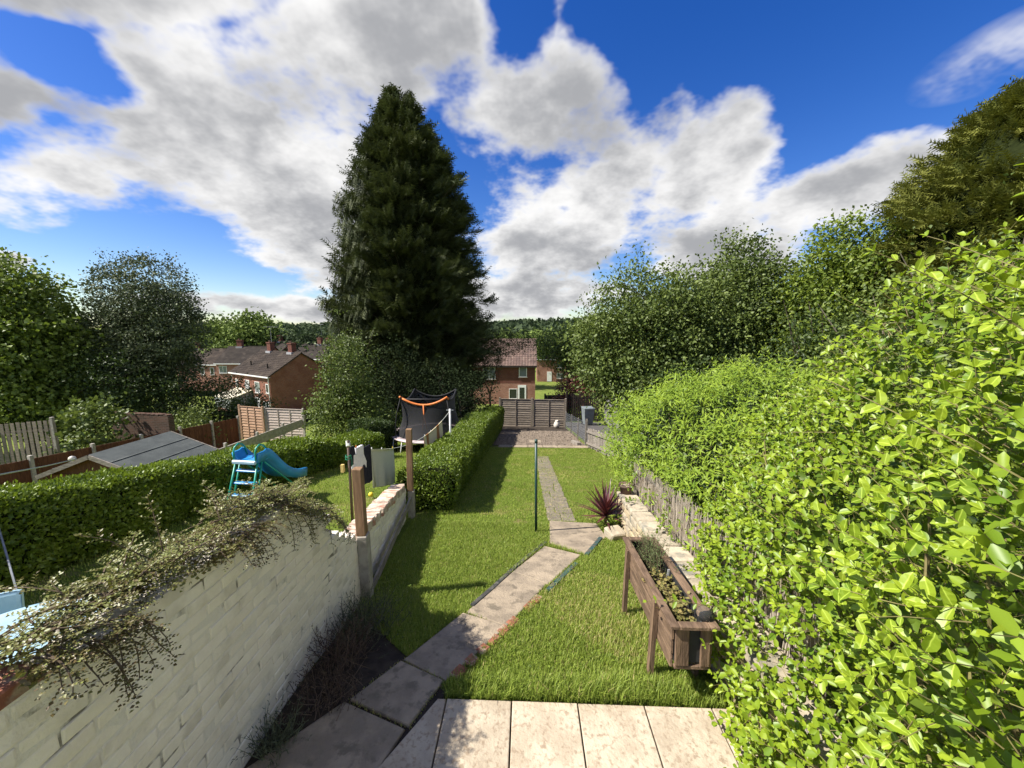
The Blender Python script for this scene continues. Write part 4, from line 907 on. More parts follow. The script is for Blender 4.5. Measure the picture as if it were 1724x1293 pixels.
# ------------------------------------------------------------------ trees
def limb_tube(b, p, q, r0, r1, n=6, bend=.12):
    p, q = Vector(p), Vector(q); L_ = (q - p).length; m1 = p.lerp(q, .35) + Vector((random.gauss(0, bend), random.gauss(0, bend), random.gauss(.3, .3) * bend)) * L_ * .5; m2 = p.lerp(q, .7) + Vector((random.gauss(0, bend), random.gauss(0, bend), 0)) * L_ * .5
    b.tube([p, m1, m2, q], [r0, r0 * .7 + r1 * .3, r0 * .35 + r1 * .65, r1], n, False)
def tree(name, label, x, y, lobes, n, leaf, mat, bark='bark', trunk_r=.16, cl=26, sig=.30, fork=.35, cat='tree', group=None, wd=.62, wisps=0, inner=.30, tl=(0, 1), flat=.45):
    z = Tz(x, y) - .1; t_ = empty(name, (x, y, z), 0, label, cat, group); o_ = -Vector(t_.location)
    top = max(c[2] for c, r in lobes); fz = z + (top - z) * fork
    b = MB(); b.tube([(x, y, z), (x + .04, y, z + (fz - z) * .3), (x - .03, y + .05, z + (fz - z) * .7), (x, y, fz)], [trunk_r * 1.35, trunk_r, trunk_r * .9, trunk_r * .8], 10, False); o = b.obj('trunk', bark, t_, True); o.location = o_
    lb = MB()
    for c, r in lobes:
        limb_tube(lb, (x, y, fz - .1 * (fz - z)), c, trunk_r * .55, trunk_r * .22, 7)
        for k in range(9):
            d = sphere_pts(1)[0]; e_ = np.array(c) + d * np.array(r) * .95; limb_tube(lb, c, e_, trunk_r * .2, trunk_r * .05, 5, .25)
    # clusters of leaves
    vol = np.array([(r[0] * r[1] * r[2]) ** .72 for c, r in lobes]); m = max(8, n // cl); k = RNG.choice(len(lobes), m, p=vol / vol.sum())
    d = sphere_pts(m); Cc = np.array([c for c, r in lobes])[k]; R_ = np.array([r for c, r in lobes])[k]
    rr = np.where(RNG.random(m) < inner, RNG.uniform(.35, .8, m), RNG.uniform(.82, 1.06, m)) * (1 + .16 * wobble(Cc + d * R_, .9, 4))
    P0 = Cc + d * R_ * rr[:, None]; ct_ = np.clip(.5 + .30 * RNG.normal(size=m) + .15 * wobble(P0, .8, 7), 0, 1)
    if wisps:
        wi = RNG.choice(m, wisps); P0[wi] += (d[wi] * .6 + np.array([0, 0, .7])) * RNG.uniform(.25, .9, (wisps, 1))
        for i in wi[:60]: lb.tube([P0[i] - (d[i] * .6 + np.array([0, 0, .7])) * .8, P0[i]], [.014, .005], 4, False)
    o = lb.obj('branches', bark, t_); o.location = o_; tag(o, kind='stuff')
    ci = np.repeat(np.arange(m), cl); N = len(ci); sp = RNG.normal(size=(N, 3)) * np.array([1, 1, .62]) * (sig * RNG.uniform(.6, 1.3, m))[ci][:, None]
    P = P0[ci] + sp; ok = P[:, 2] > T(P[:, 0], P[:, 1]) + .1; P = P[ok]; ci = ci[ok]; N = len(P)
    A = unit(RNG.normal(size=(N, 3)) + d[ci] * .5 + np.array([0, 0, -.25])); Nn = unit(RNG.normal(size=(N, 3)) * .75 + d[ci] * .35 + np.array([-.1, 0, flat]))
    L_ = leaf * RNG.uniform(.65, 1.35, N); tn = np.clip(tl[0] + (tl[1] - tl[0]) * (ct_[ci] + RNG.normal(0, .16, N)), 0, 1)
    o = leaf_obj('crown', [(P, A, Nn, L_, L_ * wd, LEAF_DIA_V, LEAF_DIA_F, tn)], mat, t_); o.location = o_; tag(o, kind='stuff')
    return t_
SPR_V, SPR_F = [], []
def _tri(a, b_, c_): 
    i = len(SPR_V); SPR_V.extend([a, b_, c_]); SPR_F.append((i, i + 1, i + 2))
_tri((0, -.05, 0), (0, .05, 0), (1, 0, -.10))
for t_ in (.14, .36, .58, .80):
    l_ = .42 * (1 - .55 * t_)
    for sg in (1, -1): _tri((t_ - .05, 0, -.1 * t_ * t_), (t_ + .07, 0, -.1 * t_ * t_), (t_ + l_ * .75, sg * l_ * .85, -.1 * t_ - .05 + .04 * sg))
SPR_V = np.array(SPR_V); SPR_F = np.array(SPR_F)
def conifer(name, label, x, y, zs, rs_, n_br, per, ln, mat, ascend=.45, droop_side=None, sx=1.0, top_shift=(0, 0), trunk_r=.3, cat='tree', ragged=.14, core=.74):
    z = Tz(x, y) - .1; t_ = empty(name, (x, y, z), 0, label, cat); o_ = -Vector(t_.location); H_ = zs[-1]
    sh = lambda zz: np.clip((zz - zs[0]) / (H_ - zs[0]), 0, 1) ** 1.5
    b = MB(); b.tube([(x, y, z), (x, y, z + 2), (x + top_shift[0] * .4, y, (z + H_) / 2), (x + top_shift[0], y, H_ - .4)], [trunk_r, trunk_r * .8, trunk_r * .45, .03], 9, False); o = b.obj('trunk', 'bark', t_, True); o.location = o_
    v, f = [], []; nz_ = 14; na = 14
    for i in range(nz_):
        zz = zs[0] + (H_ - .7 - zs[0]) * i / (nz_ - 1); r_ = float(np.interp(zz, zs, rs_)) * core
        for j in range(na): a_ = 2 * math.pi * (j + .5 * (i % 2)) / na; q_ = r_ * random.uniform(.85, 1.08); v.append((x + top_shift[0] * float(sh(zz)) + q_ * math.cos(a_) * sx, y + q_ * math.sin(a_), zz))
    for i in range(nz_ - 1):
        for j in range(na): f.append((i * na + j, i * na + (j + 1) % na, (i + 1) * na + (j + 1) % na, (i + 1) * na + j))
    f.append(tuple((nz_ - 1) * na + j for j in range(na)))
    o = meshobj('inner_fill', np.array(v), f, 'hedge_core', t_); o.location = o_  # solid dark core added to block the sky behind the sprays
    # branch tips over the profile, area weighted
    zc = np.linspace(zs[0], H_, 200); pr = np.interp(zc, zs, rs_) + .25; zt = RNG.choice(zc, n_br, p=pr / pr.sum()) + RNG.uniform(-.05, .05, n_br)
    az = RNG.uniform(0, 2 * np.pi, n_br); R_ = np.interp(zt, zs, rs_) * (1 + ragged * RNG.normal(size=n_br) + .10 * np.sin(az * 3 + zt * .8)); f = sh(zt)
    d = np.stack([np.cos(az), np.sin(az), 0 * az], 1)
    lb = MB()
    for i in range(0, n_br, 3):
        c0 = Vector((x + top_shift[0] * f[i], y, zt[i] - R_[i] * .35)); lb.tube([c0, c0 + Vector(d[i]) * (R_[i] * .55) + Vector((0, 0, R_[i] * .15)), c0 + Vector(d[i]) * (R_[i] * .9) + Vector((0, 0, R_[i] * .34))], [.05, .03, .01], 4, False)
    o = lb.obj('branches', 'bark', t_); o.location = o_; tag(o, kind='stuff')
    bi = np.repeat(np.arange(n_br), per); N = len(bi); s_ = RNG.uniform(.50, 1.0, N) ** .7
    asc = ascend * (1 + .5 * f[bi]); up = np.array([0, 0, 1.0])
    lat = np.stack([-d[bi][:, 1], d[bi][:, 0], 0 * s_], 1)
    cx = x + top_shift[0] * f[bi]; Rb = R_[bi]
    wid = np.minimum(.42, .18 * Rb + .10)
    P = np.stack([cx, np.full(N, y), zt[bi]], 1) + d[bi] * (Rb * s_)[:, None] * np.array([sx, 1, 1]) + up * ((s_ - 1) * asc * .8 + RNG.normal(0, .10, N))[:, None] + lat * (RNG.normal(0, 1, N) * wid * (1.15 - .6 * s_))[:, None]
    A = d[bi] * .9 + up * (asc + RNG.normal(0, .25, N))[:, None] + RNG.normal(0, .32, (N, 3))
    if droop_side is not None:
        k = droop_side(P); A[k] = A[k] * .35 + np.array([0, 0, -1.0])
    L_ = ln * RNG.uniform(.6, 1.3, N); bt = np.clip(RNG.normal(.45, .2, n_br), 0, 1)
    o = leaf_obj('crown', [(P, A, RNG.normal(size=(N, 3)) * .5 + up + d[bi] * .5, L_, L_ * .95, SPR_V, SPR_F, np.clip(bt[bi] * .6 + .5 * (s_ - .5) + RNG.normal(0, .13, N), 0, 1))], mat, t_); o.location = o_; tag(o, kind='stuff')
    return t_
conifer('conifer_tree', 'very tall dark evergreen conifer towering behind the trampoline', -7.75, 26.2,
        [-3.8, -1.8, 2.4, 6.6, 10.2, 12.3, 14.3, 16.0, 17.3], [3.4, 3.9, 4.3, 4.2, 3.5, 2.9, 2.05, 1.0, .10], 1150, 50, .62, 'needle_dark', .42,
        lambda P: (P[:, 0] < -9.3) & (P[:, 2] > 1.5) & (P[:, 2] < 13) & (RNG.random(len(P)) < .75), top_shift=(-.3, 0), trunk_r=.5)
conifer('conifer_tree', 'rounded olive gold conifer rising above the lime bush', 14.9, 12.6,
        [-1.5, 0, 3, 5.5, 7.5, 8.9, 9.8], [3.9, 4.3, 4.2, 3.5, 2.5, 1.5, .3], 800, 52, .40, 'needle_olive', .30, trunk_r=.3, ragged=.06, core=.80)
G = 'trees beyond the neighbouring gardens'
tree('ivy_tree', 'light green ivy clad shrub tree leaning at the conifer foot', -7.3, 15.6, [((-7.4, 15.5, .9), (.95, 1.0, 1.6)), ((-7.2, 15.3, -.6), (1.25, 1.1, 1.2)), ((-8.1, 15.6, -.9), (.9, 1.0, 1.1)), ((-5.9, 15.2, -1.2), (.8, .7, .8))], 16000, .10, 'leaf_mid', trunk_r=.12, cl=18, sig=.22, wisps=30)
tree('shrub', 'shade-coloured shrub filling the gap between conifer and clipped hedge', -3.4, 17.4, [((-2.9, 16.3, -.9), (.9, .9, 1.4)), ((-2.5, 18.5, -.9), (.9, 1.0, 1.6)), ((-3.8, 17.5, -.5), (1.1, 1.0, 1.8)), ((-5.2, 17.5, -.6), (1.2, 1.0, 1.7)), ((-6.2, 18.0, .2), (1.1, 1.0, 1.9))], 18000, .10, 'leaf_shade', trunk_r=.06, cl=18, sig=.2, cat='shrub')
tree('shrub', 'low dark conifer bough hanging over the back fence corner', -2.6, 27.5, [((-1.75, 27.5, 1.7), (2.0, 1.1, .9)), ((-3.2, 27.5, .7), (1.5, 1.2, 2.0))], 11000, .12, 'needle_dark', trunk_r=.08, cl=20, sig=.22, cat='shrub', wd=.35)
tree('garden_tree', 'rounded grey green tree behind the old picket fence', 5.0, 15.8, [((4.8, 15.6, 2.7), (2.4, 2.0, 2.2)), ((3.6, 15.2, 1.7), (1.7, 1.6, 1.8)), ((6.3, 15.8, 2.9), (2.1, 1.8, 2.1)), ((4.4, 15.0, .6), (2.0, 1.5, 1.5)), ((6.6, 15.0, 1.1), (2.0, 1.6, 1.8))], 60000, .125, 'leaf_mid', trunk_r=.18, cl=60, sig=.36, wisps=36, group=G)
tree('garden_tree', 'tall loose grey green tree with feathery top in the row behind the shrubs', 8.9, 16.6, [((8.7, 16.5, 4.2), (1.5, 1.5, 2.0)), ((9.6, 16.4, 3.4), (1.8, 1.7, 1.9)), ((8.0, 16.4, 3.0), (1.8, 1.7, 1.9)), ((9.2, 16, 1.6), (2.3, 1.8, 2.2))], 40000, .13, 'leaf_mid', trunk_r=.17, cl=60, sig=.36, wisps=36, group=G)
tree('garden_tree', 'bright green leafy tree beside the olive conifer', 11.3, 14.6, [((11.2, 14.5, 4.6), (1.3, 1.3, 1.8)), ((11.9, 14.4, 3.6), (1.6, 1.5, 1.8)), ((10.6, 14.4, 2.8), (1.5, 1.4, 1.8)), ((11.2, 14, 1.2), (2.0, 1.6, 2.2))], 38000, .135, 'leaf_bright', trunk_r=.15, cl=60, sig=.36, wisps=50, group=G)
tree('shrub', 'dark twiggy undergrowth below the trees behind the willowy shrub', 7.2, 11.5, [((6.4, 11.5, .2), (1.9, 1.4, 1.6)), ((8.6, 11.0, .9), (1.9, 1.4, 2.0)), ((5.0, 12.2, .0), (1.5, 1.3, 1.5))], 20000, .095, 'leaf_dark', trunk_r=.08, cat='shrub', wisps=40)
tree('shrub', 'thin birch-like stems and leaves between bright tree and lime bush', 7.6, 7.4, [((7.4, 7.6, 1.8), (1.3, 1.2, 2.0)), ((6.6, 7.8, .8), (1.2, 1.1, 1.6)), ((8.4, 7.2, 2.4), (1.3, 1.2, 1.8))], 15000, .075, 'leaf_mid', 'bark_pale', .05, cat='shrub', wisps=40)
tree('shrub', 'tangled green shrub behind the lime bush at the frame edge', 5.6, 4.2, [((5.4, 4.2, 1.6), (1.1, 1.0, 1.7)), ((6.2, 4.0, 2.0), (1.1, 1.0, 1.7))], 11000, .07, 'leaf_bright', trunk_r=.05, cat='shrub')
tree('copper_shrub', 'red leaved shrub beside the passage gate', 2.9, 25.5, [((3.0, 25.5, -1.9), (1.0, .9, 1.5)), ((3.8, 25.7, -1.8), (1.0, .9, 1.3))], 7000, .12, 'leaf_red', trunk_r=.08, cat='shrub', sig=.22)
tree('bright_shrub', 'low lime green shrub under the red leaved one', 2.3, 24.6, [((2.2, 24.6, -3.0), (1.4, .8, .6)), ((3.6, 24.5, -3.0), (1.2, .8, .6))], 4500, .11, 'leaf_bright', trunk_r=.05, cat='shrub', sig=.2)
tree('garden_tree', 'dark spreading tree behind the red leaved shrub', 4.4, 27.0, [((3.9, 27, .8), (1.9, 1.8, 1.9)), ((2.2, 27, 1.35), (1.4, 1.2, 1.15)), ((5.4, 26.8, .4), (2.0, 1.6, 2.2))], 20000, .13, 'leaf_mid', trunk_r=.14, group=G)
# left side
def push(k, lobes): return [((c[0] * k, c[1] * k, 2.7 + (c[2] - 2.7) * k), tuple(v * k for v in r)) for c, r in lobes]
tree('sycamore_tree', 'bright green sycamore at the frame edge above the grey fence', -29.6, 21.2, push(1.21, [((-24.3, 17.3, 3.6), (2.2, 2.0, 2.4)), ((-26.2, 17.3, 2.8), (2.4, 2.0, 2.4)), ((-23.2, 17.0, 1.6), (2.4, 2.0, 2.4)), ((-25.5, 16.8, .4), (2.8, 2.0, 2.2)), ((-22.4, 16.8, -.4), (2.0, 1.6, 1.8))]), 52000, .20, 'leaf_syc', trunk_r=.22, wd=.85, cl=20, sig=.38, wisps=40, group=G)
tree('hawthorn_tree', 'greyish fine leaved tree beside the sycamore', -24.1, 24.1, push(1.18, [((-20.6, 20.4, 4.0), (2.3, 1.9, 2.6)), ((-19.6, 20.2, 2.4), (2.0, 1.8, 2.4)), ((-21.6, 20.2, 1.6), (2.2, 1.8, 2.4)), ((-20.2, 19.8, .2), (2.0, 1.8, 2.0))]), 56000, .145, 'leaf_grey', trunk_r=.2, wisps=80, sig=.26, group=G)
tree('shrub', 'dark evergreen shrub mass below the greyish tree', -21.6, 23.0, [((-22.4, 22.6, -1.9), (2.4, 1.6, 1.7)), ((-20.2, 24.4, -2.1), (2.3, 1.5, 1.7)), ((-25.0, 21.8, -1.9), (2.5, 1.6, 1.8)), ((-27.6, 20.6, -1.6), (2.6, 1.6, 2.0)), ((-24.0, 20.8, -.4), (2.2, 1.5, 2.0)), ((-18.4, 24.8, -3.0), (1.6, 1.3, 1.2))], 30000, .13, 'leaf_dark', trunk_r=.1, cat='shrub')
tree('shrub', 'yellowish young maple in front of the old brick wall', -17.3, 14.6, [((-17.4, 14.5, -1.3), (.8, .7, 1.1)), ((-17.0, 14.4, -2.3), (1.1, .8, .9))], 3000, .15, 'leaf_mid', trunk_r=.06, cat='shrub', wd=.8, sig=.28)
tree('shrub', 'small sparse shrub between brick wall and lap fence', -16.9, 18.2, [((-16.9, 18.2, -2.6), (1.1, .9, 1.1))], 3200, .12, 'leaf_mid', trunk_r=.05, cat='shrub')

# ------------------------------------------------------------------ far landscape
def far_tree(label, x, y, lobes, n, leaf, mat='far_crown'):
    tree('far_tree', label, x, y, lobes, n, leaf, mat, trunk_r=.4, cl=14, sig=leaf * 1.6, wd=.8, group='trees across the valley')
far_tree('round green tree behind the small far roofs', -66, 82, [((-66, 82, .4), (5.2, 4, 4.4)), ((-69, 82, -2), (4.5, 4, 4))], 7000, .62)
far_tree('taller round green tree next to the far chimneys', -57.5, 80, [((-57.5, 80, 1.3), (4.4, 4, 4.6)), ((-56, 80, -2.5), (4.6, 4, 4))], 7000, .62)
far_tree('olive green low tree above the far terrace roofs', -62, 74, [((-62.5, 74, -2.5), (5, 3, 2.6)), ((-67, 74, -3), (4, 3, 2.4))], 4000, .55)
far_tree('dark evergreen tree behind the chimneys of the gabled house', -43, 78, [((-43, 78, -1.6), (5.5, 3, 3.6)), ((-48, 80, -2.0), (5, 3, 3.4))], 5000, .6, 'far_wood')
far_tree('dark tree between gabled house and tall conifer', -22, 52, [((-21, 52, -1.2), (3.6, 3, 3.2)), ((-17, 53, -2.4), (4, 3, 3.6)), ((-24.5, 54, -2), (3, 3, 3))], 6000, .42, 'far_wood')
far_tree('green tree above the ridge of the brick house', -2.5, 70, [((-2.5, 70, -1.2), (4.4, 3, 3.2)), ((-7, 72, -1.8), (4, 3, 3))], 5000, .5)
far_tree('bright round tree just past the brick house ridge', 3.4, 84, [((3.4, 84, -.9), (4.2, 3, 3.2)), ((8.5, 85, -1.4), (4.2, 3, 3.2))], 5000, .48)
far_tree('pale tree behind the white doored house', 11, 75, [((11, 75, .2), (5, 3, 3.4)), ((16, 74, -.5), (4, 3, 3))], 5000, .55)
# hillside wood: one mass
nh = 2600; x = RNG.uniform(-520, 420, nh); y = RNG.uniform(330, 640, nh); R_ = RNG.uniform(3.5, 7, nh); P0 = np.stack([x, y, T(x, y) + R_ * .5], 1)
cl = 16; ci = np.repeat(np.arange(nh), cl); d = sphere_pts(len(ci)); d[:, 2] = np.abs(d[:, 2]); P = P0[ci] + d * R_[ci][:, None] * np.array([1, 1, .8]); N = len(P)
tag(leaf_obj('wooded_hillside', [(P, RNG.normal(size=(N, 3)), d + RNG.normal(0, .3, (N, 3)), R_[ci] * .9, R_[ci] * .8, LEAF_DIA_V, LEAF_DIA_F, np.clip(RNG.random(nh)[ci] * .7 + .3 * RNG.random(N), 0, 1))], 'far_wood'), 'dark distant wood covering the hillside on the horizon', 'woodland', kind='stuff')
nh = 260; x = RNG.uniform(-190, 130, nh); y = RNG.uniform(105, 250, nh); R_ = RNG.uniform(2.5, 4.6, nh); P0 = np.stack([x, y, T(x, y) + R_ * .8], 1); cl = 60
ci = np.repeat(np.arange(nh), cl); d = sphere_pts(len(ci)); P = P0[ci] + d * R_[ci][:, None] * np.array([1, 1, 1.0]); N = len(P)
tag(leaf_obj('valley_trees', [(P, RNG.normal(size=(N, 3)), d + RNG.normal(0, .3, (N, 3)), R_[ci] * .4, R_[ci] * .35, LEAF_DIA_V, LEAF_DIA_F, np.clip(RNG.random(nh)[ci] * .7 + .3 * RNG.random(N), 0, 1))], 'far_crown'), 'hazy belt of trees across the valley bottom', 'woodland', kind='stuff')

# ------------------------------------------------------------------ houses
def window(par, x, z, w_, h_, y=0.0, mull=1, pane='pane_pale', sill=True, face='y'):
    """frame proud of the wall, panes set back in it; face 'y' looks to local -y, 'x' to local +x"""
    def bx(b, x0, x1, d0, d1, z0, z1): 
        return b.box((x0, y - d1, z0), (x1, y - d0, z1)) if face == 'y' else b.box((y + d0, x0, z0), (y + d1, x1, z1))
    b = MB(); t_ = .065
    bx(b, x, x + w_, 0, .05, z, z + t_); bx(b, x, x + w_, 0, .05, z + h_ - t_, z + h_); bx(b, x, x + t_, 0, .05, z + t_, z + h_ - t_); bx(b, x + w_ - t_, x + w_, 0, .05, z + t_, z + h_ - t_)
    for k in range(1, mull + 1): xm = x + w_ * k / (mull + 1); bx(b, xm - .03, xm + .03, 0, .045, z + t_, z + h_ - t_)
    fr = b.obj('window', 'upvc', par)
    for k in range(mull + 1):
        xa, xb = x + w_ * k / (mull + 1) + .03, x + w_ * (k + 1) / (mull + 1) - .03; bx(MB(), 0, 0, 0, 0, 0, 0)
        q = MB(); bx(q, xa, xb, .004, .016, z + .03, z + h_ - .03); q.obj('pane', pane, fr)
    if sill: q = MB(); bx(q, x - .08, x + w_ + .08, 0, .12, z - .09, z - .002); q.obj('sill', 'concrete' if not pane == 'x' else 'upvc', fr)
    return fr
def house(name, label, A, ang, L_, Dp, eave, rise, wall, roof, front=(), chimneys=(), over=.25, tiles=True, group=None, zg=None, gut='upvc'):
    """A: world corner; local x runs along the front, local y into the depth, z up from the ground"""
    z = Tz(*A) - .3 if zg is None else zg; t_ = empty(name, (A[0], A[1], z), ang, label, 'house', group)
    m = eave + rise; v = [(0, 0, 0), (L_, 0, 0), (L_, Dp, 0), (0, Dp, 0), (0, 0, eave), (L_, 0, eave), (L_, Dp, eave), (0, Dp, eave), (0, Dp / 2, m), (L_, Dp / 2, m)]
    meshobj('wall', np.array(v), [(0, 1, 5, 4), (1, 2, 6, 9, 5), (2, 3, 7, 6), (3, 0, 4, 8, 7)], wall, t_)
    ov = .22; sl = math.hypot(Dp / 2, rise); un = rise / (Dp / 2)
    rf = MB(); b = MB()
    for sg in (0, 1):
        y0 = -over if sg == 0 else Dp + over; yr = Dp / 2; ze = eave - over * un + .05; zr_ = m + .06
        e1, e2, r1, r2 = Vector((-ov, y0, ze)), Vector((L_ + ov, y0, ze)), Vector((-ov, yr, zr_)), Vector((L_ + ov, yr, zr_)); th_ = Vector((0, 0, -.10))
        rf.add([e1, e2, r2, r1, e1 + th_, e2 + th_, r2 + th_, r1 + th_], [(0, 1, 2, 3), (7, 6, 5, 4), (0, 4, 5, 1), (1, 5, 6, 2), (3, 7, 4, 0)])
        nc = int(sl / .32); nt = max(2, int((L_ + 2 * ov) / .34)) if tiles else 1
        for c in range(nc):
            f0, f1 = c / nc, (c + 1) / nc
            for k in range(nt):
                x0 = -ov + (L_ + 2 * ov) * k / nt; x1 = -ov + (L_ + 2 * ov) * (k + 1) / nt - (.02 if tiles else 0)
                pa, pb = e1.lerp(r1, f0), e1.lerp(r1, f1 + .02); nz_ = Vector((0, (-un if sg == 0 else un), 1)).normalized(); h0, h1 = .055, .012
                q = [Vector((x0, pa.y, pa.z)) + nz_ * h0, Vector((x1, pa.y, pa.z)) + nz_ * h0, Vector((x1, pb.y, pb.z)) + nz_ * h1, Vector((x0, pb.y, pb.z)) + nz_ * h1, Vector((x0, pa.y, pa.z)), Vector((x1, pa.y, pa.z)), Vector((x1, pb.y, pb.z)), Vector((x0, pb.y, pb.z))]
                if tiles: 
                    xm = (x0 + x1) / 2; q2 = [Vector((xm, pa.y, pa.z)) + nz_ * (h0 + .03), Vector((xm, pb.y, pb.z)) + nz_ * (h1 + .03)]
                    b.add(q + q2, [(0, 8, 9, 3), (8, 1, 2, 9), (4, 5, 1, 8, 0), (1, 5, 6, 2), (0, 3, 7, 4)])
                else: b.add(q, [(0, 1, 2, 3), (4, 5, 1, 0), (1, 5, 6, 2), (0, 3, 7, 4)])
    ro = rf.obj('roof', roof, t_); tag(b.obj('tiles', roof, ro), kind='stuff')
    rb = MB(); rb.tube([(-ov, Dp / 2, m + .07), (L_ + ov, Dp / 2, m + .07)], .11, 8); rb.obj('ridge', roof, ro)
    g_ = MB(); g_.box((-ov, -over - .09, eave - over * un - .12), (L_ + ov, -over + .02, eave - over * un + .03)); g_.box((-ov, -over + .02, eave - .22), (L_ + ov, -.003, eave - over * un - .03)); g_.obj('gutter', gut, t_)
    for s_, k in chimneys: 
        cz = eave + rise * (1 - abs(k - Dp / 2) / (Dp / 2)) - .4; c_ = MB(); c_.box((s_ - .45, k - .3, cz), (s_ + .45, k + .3, m + 1.15)); c_.box((s_ - .52, k - .37, m + 1.15), (s_ + .52, k + .37, m + 1.30)); co_ = c_.obj('chimney', 'brick_deep', ro)
        MB().lathe([(.12, 0), (.10, .28), (.12, .30), (.08, .30)], 10, (s_ - .18, k, m + 1.30)).obj('chimney_pot', 'terracotta', co_); MB().box((s_ - .6, k - .48, m - .25), (s_ + .6, k + .48, m - .02 + .12)).obj('flashing', 'lead', co_)
    for f_ in front: window(t_, *f_)
    return t_
# brick house straight behind the back fence
hc = house('brick_house', 'red brick house with pink tiled roof straight behind the back fence', (-8.4, 46.0), 0, 9.5, 8.0, 5.0, 2.85, 'brick_deep', 'tile_pink', [(3.2, 3.25, 1.5, 1.45, 0, 1, 'pane_pale'), (7.55, 3.55, .95, 1.3, 0, 0, 'pane_pale'), (6.35, .85, 1.0, 1.25, 0, 0, 'pane_dark')], zg=-6.6, gut='timber_dark')
d_ = MB().box((7.42, -.05, .45), (8.42, 0, 2.55)).obj('door', 'upvc', hc); MB().box((7.62, -.062, .75), (8.22, -.052, 2.25)).obj('pane', 'pane_dark', d_)
MB().box((-.01, -.004, .0), (9.51, -.001, 2.72)).obj('lower_brickwork', 'brick_mix', hc); MB().tube([(5.1, 1.4, 5.9), (5.1, 1.4, 6.9)], .06, 8).obj('vent_pipe', 'timber_dark', hc)
# gabled house on the left: front wall in sun, gable towards the gardens in shade
Ang = math.atan2(-5.0, 8.6)
A_, B_ = (-39.6, 50.0), (-31.0, 45.0)
hl = house('brick_house', 'red brick gabled semi with brown tiled roof beyond the lap fence', A_, Ang, 9.95, 8.0, 5.1, 2.5, 'brick_red', 'tile_brown',
           [(1.0, 2.9, .75, 1.25, 0, 0, 'net_curtain'), (3.6, 2.75, 1.15, 1.45, 0, 0, 'net_curtain'), (6.2, 2.75, 1.15, 1.4, 0, 0, 'pane_pale'), (8.9, 2.9, .65, 1.15, 0, 0, 'pane_dark'), (7.9, .6, 1.4, 1.2, 0, 1, 'pane_dark')],
           [(2.6, 4.0), (8.0, 4.0)], zg=-8.05)
d_ = MB().box((6.0, -.06, .0), (7.2, 0, 2.15)).obj('door', 'upvc', hl); MB().box((6.15, -.072, .9), (6.6, -.062, 2.0)).obj('pane', 'pane_dark', d_)
MB().tube([(9.75, -.08, 0), (9.75, -.08, 4.9)], .05, 6).obj('downpipe', 'upvc', hl); MB().tube([(.15, -.08, 0), (.15, -.08, 4.9)], .05, 6).obj('downpipe', 'upvc', hl)
MB().tube([(2.9, 1.2, 5.7), (2.9, 1.2, 6.55)], .09, 8).obj('vent_pipe', 'timber_dark', hl); MB().tube([(7.6, 1.0, 5.6), (7.6, 1.0, 6.4)], .09, 8).obj('vent_pipe', 'timber_dark', hl)
# lean-to conservatory against its front
cv = empty('conservatory', Matrix.Rotation(Ang, 4, 'Z') @ Vector((1.0, -2.6, 0)) + Vector((A_[0], A_[1], -8.05)), Ang, 'white framed lean-to conservatory with cream roof on the gabled house', 'conservatory')
MB().add([(0, 0, 2.1), (4.4, 0, 2.1), (4.4, 2.6, 2.9), (0, 2.6, 2.9), (0, 0, 2.2), (4.4, 0, 2.2), (4.4, 2.6, 3.0), (0, 2.6, 3.0)], [(0, 3, 2, 1), (4, 5, 6, 7), (0, 1, 5, 4), (1, 2, 6, 5), (2, 3, 7, 6), (3, 0, 4, 7)]).obj('roof', 'poly_roof', cv)
MB().box((.02, .02, 0), (4.38, .12, .8)).obj('base_wall', 'brick_red', cv)
for k in range(9): MB().box((.02 + .54 * k, .02, .8), (.10 + .54 * k, .09, 2.1)).obj('mullion', 'upvc', cv)
for k in range(8): MB().box((.10 + .54 * k, .05, .8), (.56 + .54 * k, .06, 2.1)).obj('pane', 'pane_pale', cv)
MB().add([(4.36, .1, .0), (4.36, 2.6, 0), (4.36, 2.6, 2.9), (4.36, .1, 2.12)], [(0, 1, 2, 3)]).obj('side_glazing', 'pane_pale', cv)
# terraces farther off
house('terrace_house', 'low brown roofed house partly hidden by the greyish tree', (-64.2, 68.0), -.10, 9, 7.5, 5.0, 2.4, 'brick_mix', 'tile_brown', [(7.0, 3.0, .8, 1.3, 0, 0, 'pane_dark'), (5.0, 3.0, .8, 1.3, 0, 0, 'pane_dark')], [(1.0, 3.8)], tiles=False, zg=-8.6)
house('terrace_house', 'brown roofed house with white trimmed window left of the gabled semi', (-55.4, 66.5), .02, 8.4, 7.5, 5.0, 2.6, 'brick_mix', 'tile_dark', [(.5, 3.1, 1.4, 1.3, 0, 1, 'pane_pale'), (3.6, .9, 2.2, 1.0, 0, 1, 'pane_pale')], [(2.0, 3.8)], tiles=False, zg=-8.3)
house('terrace_house', 'far house with gable and chimney showing above the brown roofs', (-57.0, 77.0), -.45, 9, 7.5, 5.6, 2.6, 'brick_mix', 'tile_dark', [], [(5.0, 3.8)], tiles=False, zg=-8.2)
house('terrace_house', 'far house whose dark chimneys show behind the gabled semi', (-47.5, 73.0), -.3, 10, 7.5, 5.2, 2.4, 'brick_mix', 'tile_dark', [], [(6.0, 3.8), (8.2, 3.8)], tiles=False, zg=-8.0)
hw_ = house('brick_house', 'orange brick house with a white door across the green', (2.4, 82.0), 0, 11, 8, 5.0, 2.6, 'brick_mix', 'tile_brown', [(4.2, 3.0, 1.2, 1.3, 0, 1, 'pane_pale'), (4.2, .7, 1.4, 1.2, 0, 1, 'pane_pale')], [], tiles=False, zg=-8.6)
MB().box((2.1, -.06, .1), (3.1, 0, 2.2)).obj('door', 'upvc', hw_)
